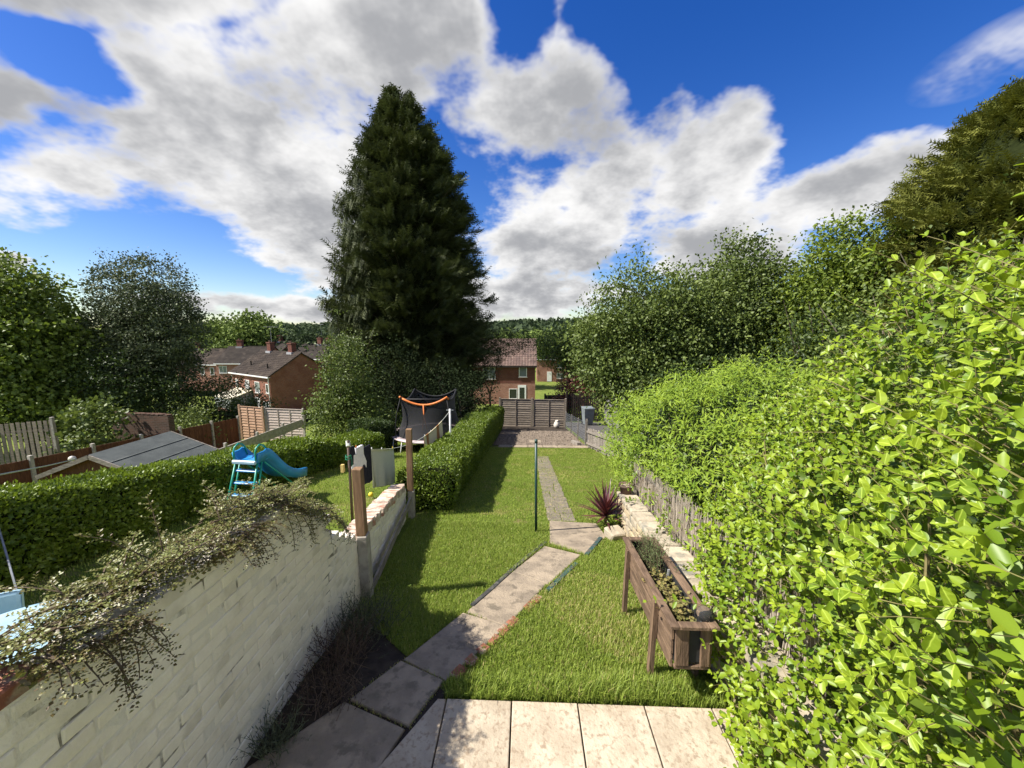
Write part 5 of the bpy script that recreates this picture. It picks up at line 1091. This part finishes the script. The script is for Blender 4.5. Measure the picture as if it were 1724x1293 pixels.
def aerial(label, p, h_, a):
    t_ = empty('tv_aerial', p, a, label, 'aerial'); MB().tube([(0, 0, 0), (0, 0, h_)], .03, 5).obj('mast', 'aerial', t_); b = MB(); b.tube([(-.8, 0, h_), (.9, 0, h_ - .05)], .025, 5)
    for k in range(7): b.tube([(-.7 + .25 * k, -.25, h_), (-.7 + .25 * k, .25, h_)], .012, 4)
    b.obj('boom', 'aerial', t_)
aerial('television aerial on the chimney of the gabled semi', (-35.0, 51.9, .55), 2.4, .3)
aerial('television aerial on the far gable chimney', (-42.0, 78.0, 1.2), 2.4, -.5)

# ------------------------------------------------------------------ fences
def loc_frame(p, q):
    p, q = Vector((p[0], p[1], 0)), Vector((q[0], q[1], 0)); return math.atan2(q.y - p.y, q.x - p.x), (q - p).length
def lap_fence(name, label, p, q, ztop, zbot, npan, slat_mat, post_mat='concrete', battens=3, courses=12):
    """overlapping horizontal slats, vertical battens, posts; local x along the fence, the camera sees local -y"""
    a, L_ = loc_frame(p, q); t_ = empty(name, (p[0], p[1], zbot), a, label, 'fence'); h_ = ztop - zbot; w_ = L_ / npan
    sl = soft_box('slat', (w_ - .09, .014, h_ / courses * 1.22), .003, slat_mat); bt = soft_box('batten', (.036, .022, h_ - .05), .003, slat_mat); ps = soft_box('post', (.085, .095, h_ + .12), .006, post_mat); cp = soft_box('capping', (w_ - .08, .06, .026), .004, slat_mat)
    for k in range(npan):
        for c in range(courses): inst('slat', sl, (w_ * (k + .5) + random.uniform(-.004, .004), random.uniform(-.004, .004), h_ * (c + .5) / courses), (rad(-12), random.uniform(-.008, .008), 0), (1, 1, 1), t_)
        for j in range(battens + 2): inst('batten', bt, (w_ * k + .07 + (w_ - .14) * j / (battens + 1), -.032, h_ / 2), parent=t_)
        inst('capping', cp, (w_ * (k + .5), -.01, h_ + .012), parent=t_)
    for k in range(npan + 1): inst('post', ps, (w_ * k, .0, h_ / 2 + .03), (random.uniform(-.01, .01), random.uniform(-.01, .01), 0), parent=t_)
    return t_
def board_fence(name, label, p, q, ht_, mat, bw=.145, gap=.0, post_mat='concrete', post_every=1.83, rail=True, top_z=None, jag=.0, bt=.016, over=.12, cat='fence', post_h=0.12):
    a, L_ = loc_frame(p, q); z0 = Tz(*p); z1 = Tz(*q); t_ = empty(name, (p[0], p[1], z0), a, label, cat); n_ = int(L_ / (bw + gap)); bm_ = [soft_box('board', (bw, bt, ht_), .003, mat, .002, s) for s in range(3)]
    zt = (lambda f: z0 + (z1 - z0) * f + ht_) if top_z is None else (lambda f: top_z[0] + (top_z[1] - top_z[0]) * f)
    for k in range(n_):
        f = (k + .5) / n_; inst('board', random.choice(bm_), (L_ * f, random.uniform(-.004, .004) + (.006 if k % 2 else -.006) * (gap == 0), zt(f) - z0 - ht_ / 2 + random.uniform(-jag, jag)), (0, random.uniform(-.5, .5) * jag, 0), parent=t_)
    if post_every:
        m = max(1, round(L_ / post_every)); ps = soft_box('post', (.095, .11, ht_ + post_h + .1), .006, post_mat)
        for k in range(m + 1): f = k / m; inst('post', ps, (L_ * f, -.02, zt(f) - z0 - ht_ / 2 + post_h / 2 - .05), parent=t_)
    if rail:
        for u in (.18, .8): b = MB(); b.beam((0, .035, zt(0) - z0 - ht_ * u), (L_, .035, zt(1) - z0 - ht_ * u), .04, .07); b.obj('rail', mat, t_)
    return t_
lap_fence('lap_fence', 'weathered grey lap panel fence across the end of the garden', (-1.42, 20.5), (2.12, 20.28), -1.08, -2.56, 2, 'timber_lap', 'timber_lap', 1)
lap_fence('lap_fence', 'sunlit orange lap fence panel next to the red fence', (-15.9, 20.35), (-14.28, 19.95), -1.56, -3.42, 1, 'timber_orange', 'timber_orange', 2)
lap_fence('lap_fence', 'pale lap fence panel between orange panel and ivy tree', (-14.2, 20.0), (-11.9, 19.7), -1.60, -3.38, 1, 'timber_pale', 'concrete', 2)
board_fence('board_fence', 'red brown close boarded fence behind the grey roofed shed', (-15.7, 9.4), (-15.7, 19.9), 1.5, 'timber_red', .12, 0, 'concrete', 1.83, True, (-1.25, -2.12), .0, .02)
board_fence('board_fence', 'tall grey fence of spaced upright boards under the sycamore', (-22.4, 13.0), (-17.95, 13.6), 2.0, 'timber_lap', .13, .055, 'concrete', 2.1, True, (-1.02, -.74), .012)
board_fence('board_fence', 'dark brown fence behind the lap panels below the gabled house', (-23.0, 26.0), (-12.5, 27.2), 1.5, 'timber_dark', .14, 0, 'timber_dark', 1.83, True, (-3.05, -3.5))
t_ = empty('gravel_board_fence', (-12.0, 12.6, -2.5), math.pi / 2, 'low fence of concrete gravel boards and stub posts behind the hedge', 'fence')
for k in range(4):
    m_ = soft_box('gravel_board', (1.74, .05, .42), .006, 'concrete', .003, k); inst('gravel_board', m_, (.92 + 1.83 * k, 0, .34 - .045 * k), (0, rad(1.5), 0), parent=t_)
for k in range(5): inst('post', soft_box('post', (.095, .10, .75), .008, 'concrete', .002, k), (1.83 * k, 0, .36 - .05 * k), parent=t_)
board_fence('picket_fence', 'old grey silvered board fence below the willowy shrub', (2.86, 9.2), (2.86, 11.3), .66, 'timber_grey', .11, .004, 'timber_grey', 0, True, None, .03)
board_fence('picket_fence', 'leaning silvered boards at the lawn corner near the gravel', (2.84, 11.35), (2.30, 13.9), .70, 'timber_grey', .11, .006, 'timber_grey', 0, True, None, .035)
board_fence('slat_gate', 'black slatted gate closing the passage beside the back fence', (2.35, 22.0), (4.15, 22.0), 1.55, 'timber_dark', .08, .035, 'timber_dark', 1.8, True, (-1.0, -1.0), cat='gate')
board_fence('board_fence', 'dark brown fence beside the brick house seen over the back fence', (1.5, 30.0), (5.0, 33.0), 1.5, 'timber_dark', .14, 0, 'timber_dark', 1.83, True)
# wire mesh fence beside the gravel
t_ = empty('wire_fence', (2.32, 14.3, Tz(2.3, 14.3)), 0, 'rusty wire mesh fence on thin posts beside the gravel', 'fence'); o_ = Vector(t_.location)
for k, y in enumerate((14.35, 16.0, 17.7, 19.4)):
    x = 2.30 - .05 * (y - 14.3); b = MB(); b.beam(Vector((x, y, Tz(x, y) - .1)) - o_, Vector((x + .02, y, Tz(x, y) + (1.0 if k == 0 else .9))) - o_, .07 if k == 0 else .05, .07 if k == 0 else .05); b.obj('post', 'timber_grey', t_)
b = MB()
for k in range(9): z = .06 + .10 * k; b.tube([Vector((2.30, 14.35, Tz(2.3, 14.35) + z)) - o_, Vector((2.045, 19.4, Tz(2.05, 19.4) + z)) - o_], .004, 3, False)
for k in range(46): y = 14.35 + .11 * k; x = 2.30 - .0505 * (y - 14.35); b.tube([Vector((x, y, Tz(x, y) + .05)) - o_, Vector((x, y, Tz(x, y) + .87)) - o_], .0035, 3, False)
tag(b.obj('mesh', 'galvanised', t_), kind='stuff')
# concrete panel wall of the passage
t_ = empty('panel_wall', (4.6, 14.5, Tz(4.6, 14.5)), math.pi / 2, 'grey concrete panel wall along the passage behind the shrub', 'wall')
for k in range(4):
    for c in range(5): inst('panel', soft_box('panel', (1.78, .05, .36), .008, 'panel_grey', .003, k * 7 + c), (.92 + 1.85 * k, 0, .15 + .37 * c - .265 * k), parent=t_)
for k in range(5): inst('post', soft_box('post', (.10, .12, 2.1), .008, 'panel_grey', .002, k), (1.85 * k, 0, .9 - .265 * (k - .5)), parent=t_)
sheet('passage_path', [(2.45, 14.0), (4.5, 14.0), (4.5, 23), (2.2, 23)], 'asphalt', -.008, .6)
wb = empty('wheelie_bin', (3.5, 21.4, Tz(3.5, 21.4)), .15, 'grey green wheelie bin in front of the slatted gate', 'bin')
MB().add([(-.22, -.24, .08), (.22, -.24, .08), (.22, .24, .08), (-.22, .24, .08), (-.28, -.33, .95), (.28, -.33, .95), (.28, .33, .95), (-.28, .33, .95)], [(0, 3, 2, 1), (4, 5, 6, 7), (0, 1, 5, 4), (1, 2, 6, 5), (2, 3, 7, 6), (3, 0, 4, 7)]).obj('body', 'bin_grey', wb)
MB().box((-.30, -.36, .955), (.30, .34, 1.02)).obj('lid', 'bin_grey', wb)
for s_ in (-1, 1): MB().tube([(s_ * .24 - .03, .25, .1), (s_ * .24 + .03, .25, .1)], .1, 12).obj('wheel', 'black_mat', wb)
bw_ = empty('brick_wall', (-18.2, 15.8, Tz(-17, 15.8)), -.12, 'old weathered brick wall under the dark shrubs', 'wall')
z = -Tz(-17, 15.8); MB().box((0, 0, -.2), (3.0, .24, z - .95 - .06)).obj('brickwork', 'brick_old_shade', bw_)
for k in range(13): inst('coping_brick', soft_box('coping_brick', (.21, .22, .07), .012, 'brick_old_shade', .01, k), (.12 + .228 * k, .12, z - .97 + random.uniform(-.02, .03)), (0, random.uniform(-.05, .05), random.uniform(-.05, .05)), parent=bw_)
# vase by the back fence
vz = empty('garden_vase', (1.62, 19.7, Tz(1.62, 19.7)), 0, 'pale glazed vase standing by the back fence', 'vase')
MB().lathe([(.001, 0), (.10, 0), (.155, .10), (.165, .20), (.12, .32), (.07, .37), (.085, .42), (.07, .42), (.06, .36), (.001, .34)], 18).obj('body', 'glazed_white', vz, True)
b = MB(); b.tube([(.07, 0, .36), (.14, 0, .34), (.16, 0, .26), (.15, 0, .2)], .012, 6); b.obj('handle', 'glazed_white', vz)
b = MB(); b.beam((2.02, 14.1, Tz(2.02, 14.1) + .05), (1.85, 14.75, Tz(1.85, 14.75) + .05), .16, .12); tag(b.obj('timber_block', 'timber_grey'), 'cut timber sleeper lying at the gravel corner', 'timber')

# ------------------------------------------------------------------ green pole on the lawn
gp = empty('washing_pole', (.17, 5.62, Tz(.17, 5.62)), 0, 'dark green metal pole standing alone on the sunny lawn', 'pole')
MB().tube([(0, 0, -.1), (-.012, 0, 1.45)], .021, 12).obj('tube', 'metal_green', gp, True); MB().tube([(-.012, 0, 1.45), (-.0125, 0, 1.50)], .024, 12).obj('cap', 'metal_green', gp, True)

# ------------------------------------------------------------------ next door: washing line
A3, B3 = Vector((-2.75, 5.65, .90)), Vector((-2.13, 10.5, .42))
p_ = empty('washing_pole', (-2.75, 5.65, Tz(-2.75, 5.65)), 0, 'rusty brown washing line pole behind the broken wall end', 'pole')
MB().tube([(0, 0, -.1), (.01, 0, 1.45)], .022, 10).obj('tube', 'metal_brown', p_, True); MB().tube([(.01, 0, 1.39), (-.01, .03, 1.43), (.02, -.02, 1.36)], .035, 8).obj('line_knot', 'cord_white', p_)
b = MB(); b.tube([(.06 * math.cos(k * .7) * (.6 + .05 * (k % 5)), .04 * math.sin(k * .7), 1.18 + .03 * math.sin(k * .45)) for k in range(30)], .006, 4); b.tube([(.05, 0, 1.18), (.055, .02, .4)], .005, 4); b.obj('line_coil', 'cord_green', p_)
p_ = empty('washing_pole', (-2.13, 10.5, Tz(-2.13, 10.5)), 0, 'white metal washing line pole in front of the trampoline', 'pole')
MB().tube([(0, 0, -.1), (0, 0, 1.62)], .028, 10).obj('tube', 'metal_white', p_, True); MB().tube([(-.10, 0, 1.585), (.10, 0, 1.585)], .012, 6).obj('cross_bar', 'galvanised', p_)
def line_at(t_): q = A3.lerp(B3, t_); q.z -= .42 * 4 * t_ * (1 - t_); return q
b = MB(); b.tube([line_at(k / 30) for k in range(31)], .006, 5); tag(b.obj('washing_line', 'cord_white'), 'sagging washing line between brown pole and white pole', 'washing line')
def hang(name, label, t0, t1, drop, mat, flare=.0, cat='laundry', split=None, back=.75):
    """cloth folded over the line: long front fall, shorter back fall"""
    p, q = line_at(t0), line_at(t1); a = math.atan2(q.y - p.y, q.x - p.x); n_ = 14; m = 10; o = empty(name, p, a, label, cat, 'clothes on the washing line') if False else None
    L_ = (Vector((q.x, q.y)) - Vector((p.x, p.y))).length; ca, sa = math.cos(a), math.sin(a); v, f = [], []
    for i in range(n_ + 1):
        t_ = i / n_; c = line_at(t0 + (t1 - t0) * t_); s_ = t_ * L_
        for side, dr in ((-1, drop), (1, drop * back)):
            for j in range(m + 1):
                u = j / m; off = side * (.006 + .035 * u * (.4 + .6 * math.sin(t_ * 9 + side) ** 2)) + .018 * math.sin(t_ * 14 + 2 * u) * u
                if side == 1: u2 = 1 - u
                uu = u; ds = flare * uu * (t_ - .5)
                v.append((s_ + ds, -off if side == -1 else -off, (c.z - p.z) + .008 - dr * uu))
    w_ = 2 * (m + 1)
    for i in range(n_):
        for k in range(2):
            for j in range(m): a0 = i * w_ + k * (m + 1) + j; f.append((a0, a0 + 1, a0 + w_ + 1, a0 + w_))
        a0 = i * w_; f.append((a0, a0 + w_, a0 + w_ + m + 1, a0 + m + 1))
    o = meshobj(name, np.array(v), f, mat, smooth=True); o.location = p; o.rotation_euler = (0, 0, a); return tag(o, label, cat)
hang('blanket', 'large sage green blanket on the washing line', .135, .300, .72, 'cloth_sage', -.05, back=.97)
hang('towel', 'cream and brown striped towel on the washing line by the trampoline', .615, .86, .62, 'cloth_stripe')
# dark trousers and a white shirt, hung by the hem
def garment(name, label, t0, t1, outline, mat, thick=.03, lift=0.0):
    p, q = line_at(t0), line_at(t1); a = math.atan2(q.y - p.y, q.x - p.x); L_ = (Vector((q.x, q.y)) - Vector((p.x, p.y))).length
    bm = bmesh.new(); n_ = len(outline); A_v = [bm.verts.new((x * L_, -thick / 2 - .008 * math.sin(7 * x + 5 * z), z)) for x, z in outline]; B_v = [bm.verts.new((x * L_, thick / 2 + .008 * math.sin(6 * x + 4 * z), z)) for x, z in outline]
    fa = bm.faces.new(A_v); fb = bm.faces.new(B_v[::-1])
    for i in range(n_): bm.faces.new((A_v[(i + 1) % n_], A_v[i], B_v[i], B_v[(i + 1) % n_]))
    bmesh.ops.triangulate(bm, faces=[fa, fb]); bmesh.ops.recalc_face_normals(bm, faces=bm.faces[:]); bmesh.ops.bevel(bm, geom=[e for e in bm.edges if not e.is_boundary and e.calc_face_angle(0) > .8], offset=.008, segments=2, affect='EDGES')
    me = bpy.data.meshes.new(name); bm.to_mesh(me); bm.free(); me.materials.append(MATS[mat]); o = inst(name, me, p - Vector((0, 0, .01 + lift)), (0, 0, a)); return tag(o, label, 'laundry')
garment('trousers', 'black trousers hanging next to the sage blanket', .072, .128, [(0, 0), (1, 0), (1.08, -.3), (1.10, -.66), (.62, -.66), (.52, -.28), (.44, -.28), (.36, -.64), (-.12, -.62), (-.05, -.3)], 'cloth_navy')
garment('shirt', 'white crumpled shirt hanging by its hem near the brown pole', .040, .080, [(0, 0), (1, 0), (1.05, -.16), (1.35, -.30), (1.30, -.42), (1.0, -.34), (.9, -.36), (.5, -.33), (.1, -.37), (-.1, -.33), (-.45, -.40), (-.5, -.30), (-.1, -.16)], 'cloth_white', .05)
garment('vest', 'small black top hanging right beside the brown pole', .012, .030, [(0, 0), (1, 0), (1.3, -.14), (1.1, -.30), (-.1, -.30), (-.3, -.14)], 'cloth_navy')
garment('cloth', 'small white cloth with yellow edge hanging at the brown pole', .022, .040, [(0, 0), (1, 0), (1.1, -.2), (.9, -.34), (.1, -.36), (-.1, -.2)], 'cloth_white', .04, .12)
b = MB(); b.box((-.02, -.025, -.12), (.025, .025, 0)); o = b.obj('peg_bag', 'cloth_yellow'); o.location = (-2.83, 5.6, .62); tag(o, 'small yellow peg bag on the brown pole', 'bag')
for k, (t_, mat) in enumerate(((.045, 'foam_orange'), (.075, 'upvc'), (.10, 'foam_orange'), (.14, 'upvc'), (.21, 'upvc'), (.295, 'ball_yellow'), (.43, 'upvc'), (.47, 'ball_yellow'), (.62, 'upvc'), (.70, 'upvc'))):
    pg = MB(); pg.box((-.008, -.006, -.03), (.008, .006, .035)); o = pg.obj('clothes_peg', mat); o.location = line_at(t_); tag(o, ['red peg nearest the brown pole', 'white peg on the shirt hem', 'red peg over the black trousers', 'white peg on the blanket edge by the trousers', 'white peg in the middle of the sage blanket', 'yellow peg at the blanket corner', 'white peg on the bare stretch of line', 'yellow peg on the bare stretch of line', 'white peg at the near edge of the striped towel', 'white peg in the middle of the striped towel'][k], 'peg', 'pegs on the washing line')
o = meshobj('ball', *[(lambda b: (b.v, b.f))(MB().lathe([(.001, -.05), (.03, -.04), (.048, -.015), (.05, 0), (.048, .015), (.03, .04), (.001, .05)], 14))][0], 'ball_yellow', smooth=True); o.location = (-3.12, 7.26, Tz(-3.12, 7.26) + .07); tag(o, 'small yellow ball on the grass behind the low wall', 'ball')

# ------------------------------------------------------------------ slide
sl = empty('slide', (-4.93, 6.02, Tz(-4.93, 6.02)), -.10, 'blue plastic childrens slide with green ladder beside the hedge', 'slide'); PH = .90
for s_ in (-1, 1):
    x = s_ * .21
    MB().tube([(x * 1.15, -.02, -.02), (x, .30, PH)], .017, 8).obj('ladder_rail', 'plastic_green', sl, True); MB().tube([(x * 1.12 + s_ * .01, .12, -.02), (x, .40, PH)], .015, 8).obj('ladder_rail', 'plastic_green', sl, True)
    MB().tube([(x, .26, PH - .02), (x, .27, PH + .18), (x, .30, PH + .25), (x, .38, PH + .29), (x, .46, PH + .26), (x, .52, PH + .18), (x, .55, PH + .04)], .015, 8).obj('handrail', 'plastic_green', sl, True)
    MB().tube([(x, .45, PH - .05), (x * 1.2, 1.25, .0)], .014, 8).obj('brace', 'plastic_green', sl, True)
for k in range(4): z = .13 + .20 * k; y = -.0 + .30 * z / PH; inst('rung', soft_box('rung', (.42, .085, .032), .008, 'plastic_blue', 0, k), (0, y + .05, z), parent=sl)
MB().tube([(-.25, .0, .0), (.25, .0, .0)], .022, 8).obj('foot_bar', 'plastic_blue', sl, True)
inst('platform', soft_box('platform', (.46, .36, .045), .012, 'plastic_blue', 0, 1), (0, .42, PH), parent=sl); inst('step_lip', soft_box('step_lip', (.46, .05, .07), .015, 'plastic_sky', 0, 1), (0, .245, PH), parent=sl)
prof = []
for k in range(19):
    t_ = k / 18; y = .28 + 1.22 * t_; z = PH + .02 - .70 * (3 * np.clip((t_ - .12) / .76, 0, 1) ** 2 - 2 * np.clip((t_ - .12) / .76, 0, 1) ** 3); z += .035 * math.sin(t_ * 9.4) * (t_ > .12) * (t_ < .95); prof.append((y, float(z)))
v, f = [], []
for y, z in prof:
    wl = .15
    v += [(-.26, y, z + wl - .02), (-.245, y, z + wl), (-.225, y, z + wl - .015), (-.20, y, z), (.20, y, z), (.225, y, z + wl - .015), (.245, y, z + wl), (.26, y, z + wl - .02), (.235, y, z - .04), (-.235, y, z - .04)]
for i in range(len(prof) - 1):
    for k in range(10): f.append((i * 10 + k, i * 10 + (k + 1) % 10, (i + 1) * 10 + (k + 1) % 10, (i + 1) * 10 + k))
f += [tuple(range(9, -1, -1)), tuple((len(prof) - 1) * 10 + k for k in range(10))]
meshobj('chute', np.array(v), f, 'plastic_blue', sl, True)

# ------------------------------------------------------------------ trampoline
tx, ty = -3.42, 13.35; tz = Tz(tx, ty); tp = empty('trampoline', (tx, ty, tz), 0, 'round trampoline with black safety net and orange padded top ring', 'trampoline'); RZ, RR = .55, 1.32
ring = lambda r, z, n=48: [(r * math.cos(2 * math.pi * k / n), r * math.sin(2 * math.pi * k / n), z) for k in range(n + 1)]
MB().tube(ring(RR, RZ), .03, 6, False).obj('frame', 'galvanised', tp, True); MB().lathe([(RR + .06, RZ + .015), (RR + .05, RZ + .045), (RR - .18, RZ + .045), (RR - .19, RZ + .02)], 48).obj('pad', 'mat_pink', tp, True)
MB().lathe([(RR - .19, RZ + .02), (.6, RZ + .015), (.001, RZ + .012)], 48).obj('bed', 'black_mat', tp)
angs = [rad(-90 + 43), rad(-90 - 43), rad(90 + 43), rad(90 - 43)]; NR = 1.16
for a in angs:
    c, s_ = math.cos(a), math.sin(a); MB().tube([(1.36 * c, 1.36 * s_, .1), (1.36 * c, 1.36 * s_, 1.0), (1.30 * c, 1.30 * s_, 1.45), (1.12 * c, 1.12 * s_, 2.02)], .017, 7).obj('net_pole', 'black_mat', tp, True)
    MB().tube([(1.30 * c - .28 * s_, 1.30 * s_ + .28 * c, RZ), (1.38 * c - .26 * s_, 1.38 * s_ + .26 * c, .02), (1.38 * c + .26 * s_, 1.38 * s_ - .26 * c, .02), (1.30 * c + .28 * s_, 1.30 * s_ - .28 * c, RZ)], .02, 7).obj('leg', 'metal_white', tp, True)
order = sorted(angs); top, segs = [], 14
for i, a in enumerate(order):
    b_ = order[(i + 1) % 4]; b_ = b_ + 2 * math.pi if b_ < a else b_
    for k in range(segs):
        t_ = k / segs; p = Vector((NR * math.cos(a), NR * math.sin(a), 2.0)).lerp(Vector((NR * math.cos(b_), NR * math.sin(b_), 2.0)), t_); p.z -= .27 * 4 * t_ * (1 - t_) * (1 if (b_ - a) < 1.55 else .8); top.append(p)
fr_ = [p for p in top if p.y < -.55]; bk_ = [p for p in top if p.y >= -.6]
fr_.sort(key=lambda p: p.x); MB().tube(fr_, .036, 8).obj('top_ring', 'foam_orange', tp, True)
bk_.sort(key=lambda p: math.atan2(p.y + .0, p.x) if p.y > -.61 else 0); MB().tube(bk_, .030, 8).obj('top_ring', 'black_mat', tp, True)
v, f = [], []; M_ = 8
for i, p in enumerate(top):
    aa = math.atan2(p.y, p.x); bot = Vector((1.17 * math.cos(aa), 1.17 * math.sin(aa), RZ + .05))
    for j in range(M_ + 1): u = j / M_; q = bot.lerp(p, u); s_ = 1 - .07 * math.sin(math.pi * u); v.append((q.x * s_, q.y * s_, q.z))
n_ = len(top)
for i in range(n_):
    for j in range(M_): a0, b0 = i * (M_ + 1) + j, ((i + 1) % n_) * (M_ + 1) + j; f.append((a0, b0, b0 + 1, a0 + 1))
meshobj('safety_net', np.array(v), f, 'net_black', tp, True)
yf = -NR * math.cos(rad(43)) - .02
MB().tube([(.0, yf, 1.74), (.01, yf, 1.35), (-.03, yf - .05, 1.0), (-.05, yf - .05, .86)], .024, 7).obj('door_strap', 'foam_orange', tp, True); MB().tube([(.01, yf, 1.38), (.09, yf - .06, 1.0), (.14, yf - .08, .80)], .014, 6).obj('door_strap', 'foam_orange', tp, True)

# ------------------------------------------------------------------ shed with felt roof beyond the hedge
sh = empty('shed', (-11.1, 9.1, -2.65), 0, 'small brown shed with grey felt roof beyond the long hedge', 'shed'); rz, ez = 2.15, 1.58
MB().add([(-1.25, .08, 0), (1.25, .08, 0), (1.25, 2.0, 0), (-1.25, 2.0, 0), (-1.25, .08, ez + .06), (1.25, .08, ez + .06), (1.25, 2.0, ez + .06), (-1.25, 2.0, ez + .06), (0, .08, rz - .03), (0, 2.0, rz - .03)], [(0, 1, 5, 8, 4), (1, 2, 6, 5), (2, 3, 7, 9, 6), (3, 0, 4, 7)]).obj('wall', 'timber_red', sh)
for s_ in (-1, 1):
    MB().add([(0, -.08, rz), (s_ * 1.48, -.08, ez), (s_ * 1.48, 2.16, ez), (0, 2.16, rz), (0, -.08, rz + .03), (s_ * 1.48, -.08, ez + .03), (s_ * 1.48, 2.16, ez + .03), (0, 2.16, rz + .03)], [(0, 1, 2, 3), (7, 6, 5, 4), (0, 4, 5, 1), (1, 5, 6, 2), (2, 6, 7, 3)]).obj('roof_felt', 'felt', sh)
    for u in (.36, .70): b = MB(); b.beam((s_ * 1.48 * u, -.075, rz + (ez - rz) * u + .034), (s_ * 1.48 * u, 2.155, rz + (ez - rz) * u + .034), .05, .010, (0, 0, 1)); b.obj('felt_lap', 'felt', sh)
    b = MB(); b.beam((0, -.10, rz - .03), (s_ * 1.50, -.10, ez - .03), .03, .11); b.obj('bargeboard', 'timber_grey', sh); b = MB(); b.beam((0, 2.18, rz - .01), (s_ * 1.50, 2.18, ez - .01), .03, .09); b.obj('bargeboard', 'timber_grey', sh)
for k in range(9): z = .15 + .16 * k; MB().box((-1.25, .05, z), (1.25, .078, z + .15)).obj('cladding_board', 'timber_red', sh)
MB().lathe([(.001, -.07), (.06, -.04), (.075, 0), (.06, .04), (.001, .07)], 12, (-.25, -.25, rz - .02)).obj('pulley', 'glazed_white', sh, True)
b = MB(); b.tube([(-11.3, 8.9, -.55), (-9.2, 6.75, .09), (-7.0, 4.6, .78), (-6.4, 3.6, 1.05)], .012, 5); tag(b.obj('rope', 'cord_white'), 'white rope running from the shed gable over the hedge', 'rope')

# ------------------------------------------------------------------ blue plastic table and chair behind the tall wall
bt_ = empty('play_table', (-3.66, 2.42, Tz(-3.66, 2.42)), .3, 'pale blue plastic oval play table behind the white wall', 'table')
v, f = [], []; prof = [(.001, .47), (.30, .468), (.34, .50), (.375, .50), (.38, .46), (.36, .43), (.001, .43)]; n_ = 28
b = MB().lathe(prof, n_); b.v = [(x * 1.35, y * .95, z) for x, y, z in b.v]; b.obj('table_top', 'plastic_sky', bt_, True)
for x, y in ((-.3, -.2), (.3, -.2), (-.3, .2), (.3, .2)): MB().tube([(x, y, .44), (x * 1.12, y * 1.12, 0)], [.035, .025], 8).obj('leg', 'plastic_sky', bt_, True)
pc = empty('play_chair', (-4.22, 2.55, Tz(-4.2, 2.55)), .5, 'small light blue plastic childs chair at the frame edge', 'chair')
inst('seat', soft_box('seat', (.30, .28, .04), .015, 'plastic_sky', 0, 2, 2), (0, 0, .28), parent=pc); inst('backrest', soft_box('backrest', (.30, .035, .24), .03, 'plastic_sky', 0, 3, 2), (0, .14, .46), (rad(-8), 0, 0), parent=pc)
for x in (-.12, .12):
    for y in (-.11, .11): MB().tube([(x, y, .28), (x * 1.2, y * 1.2, 0)], .02, 7).obj('leg', 'plastic_sky', pc, True)
b = MB(); b.tube([(-4.42, 2.92, .0), (-5.75, 3.72, .62)], .009, 7); tag(b.obj('garden_cane', 'galvanised'), 'thin grey pole leaning towards the long hedge', 'pole')
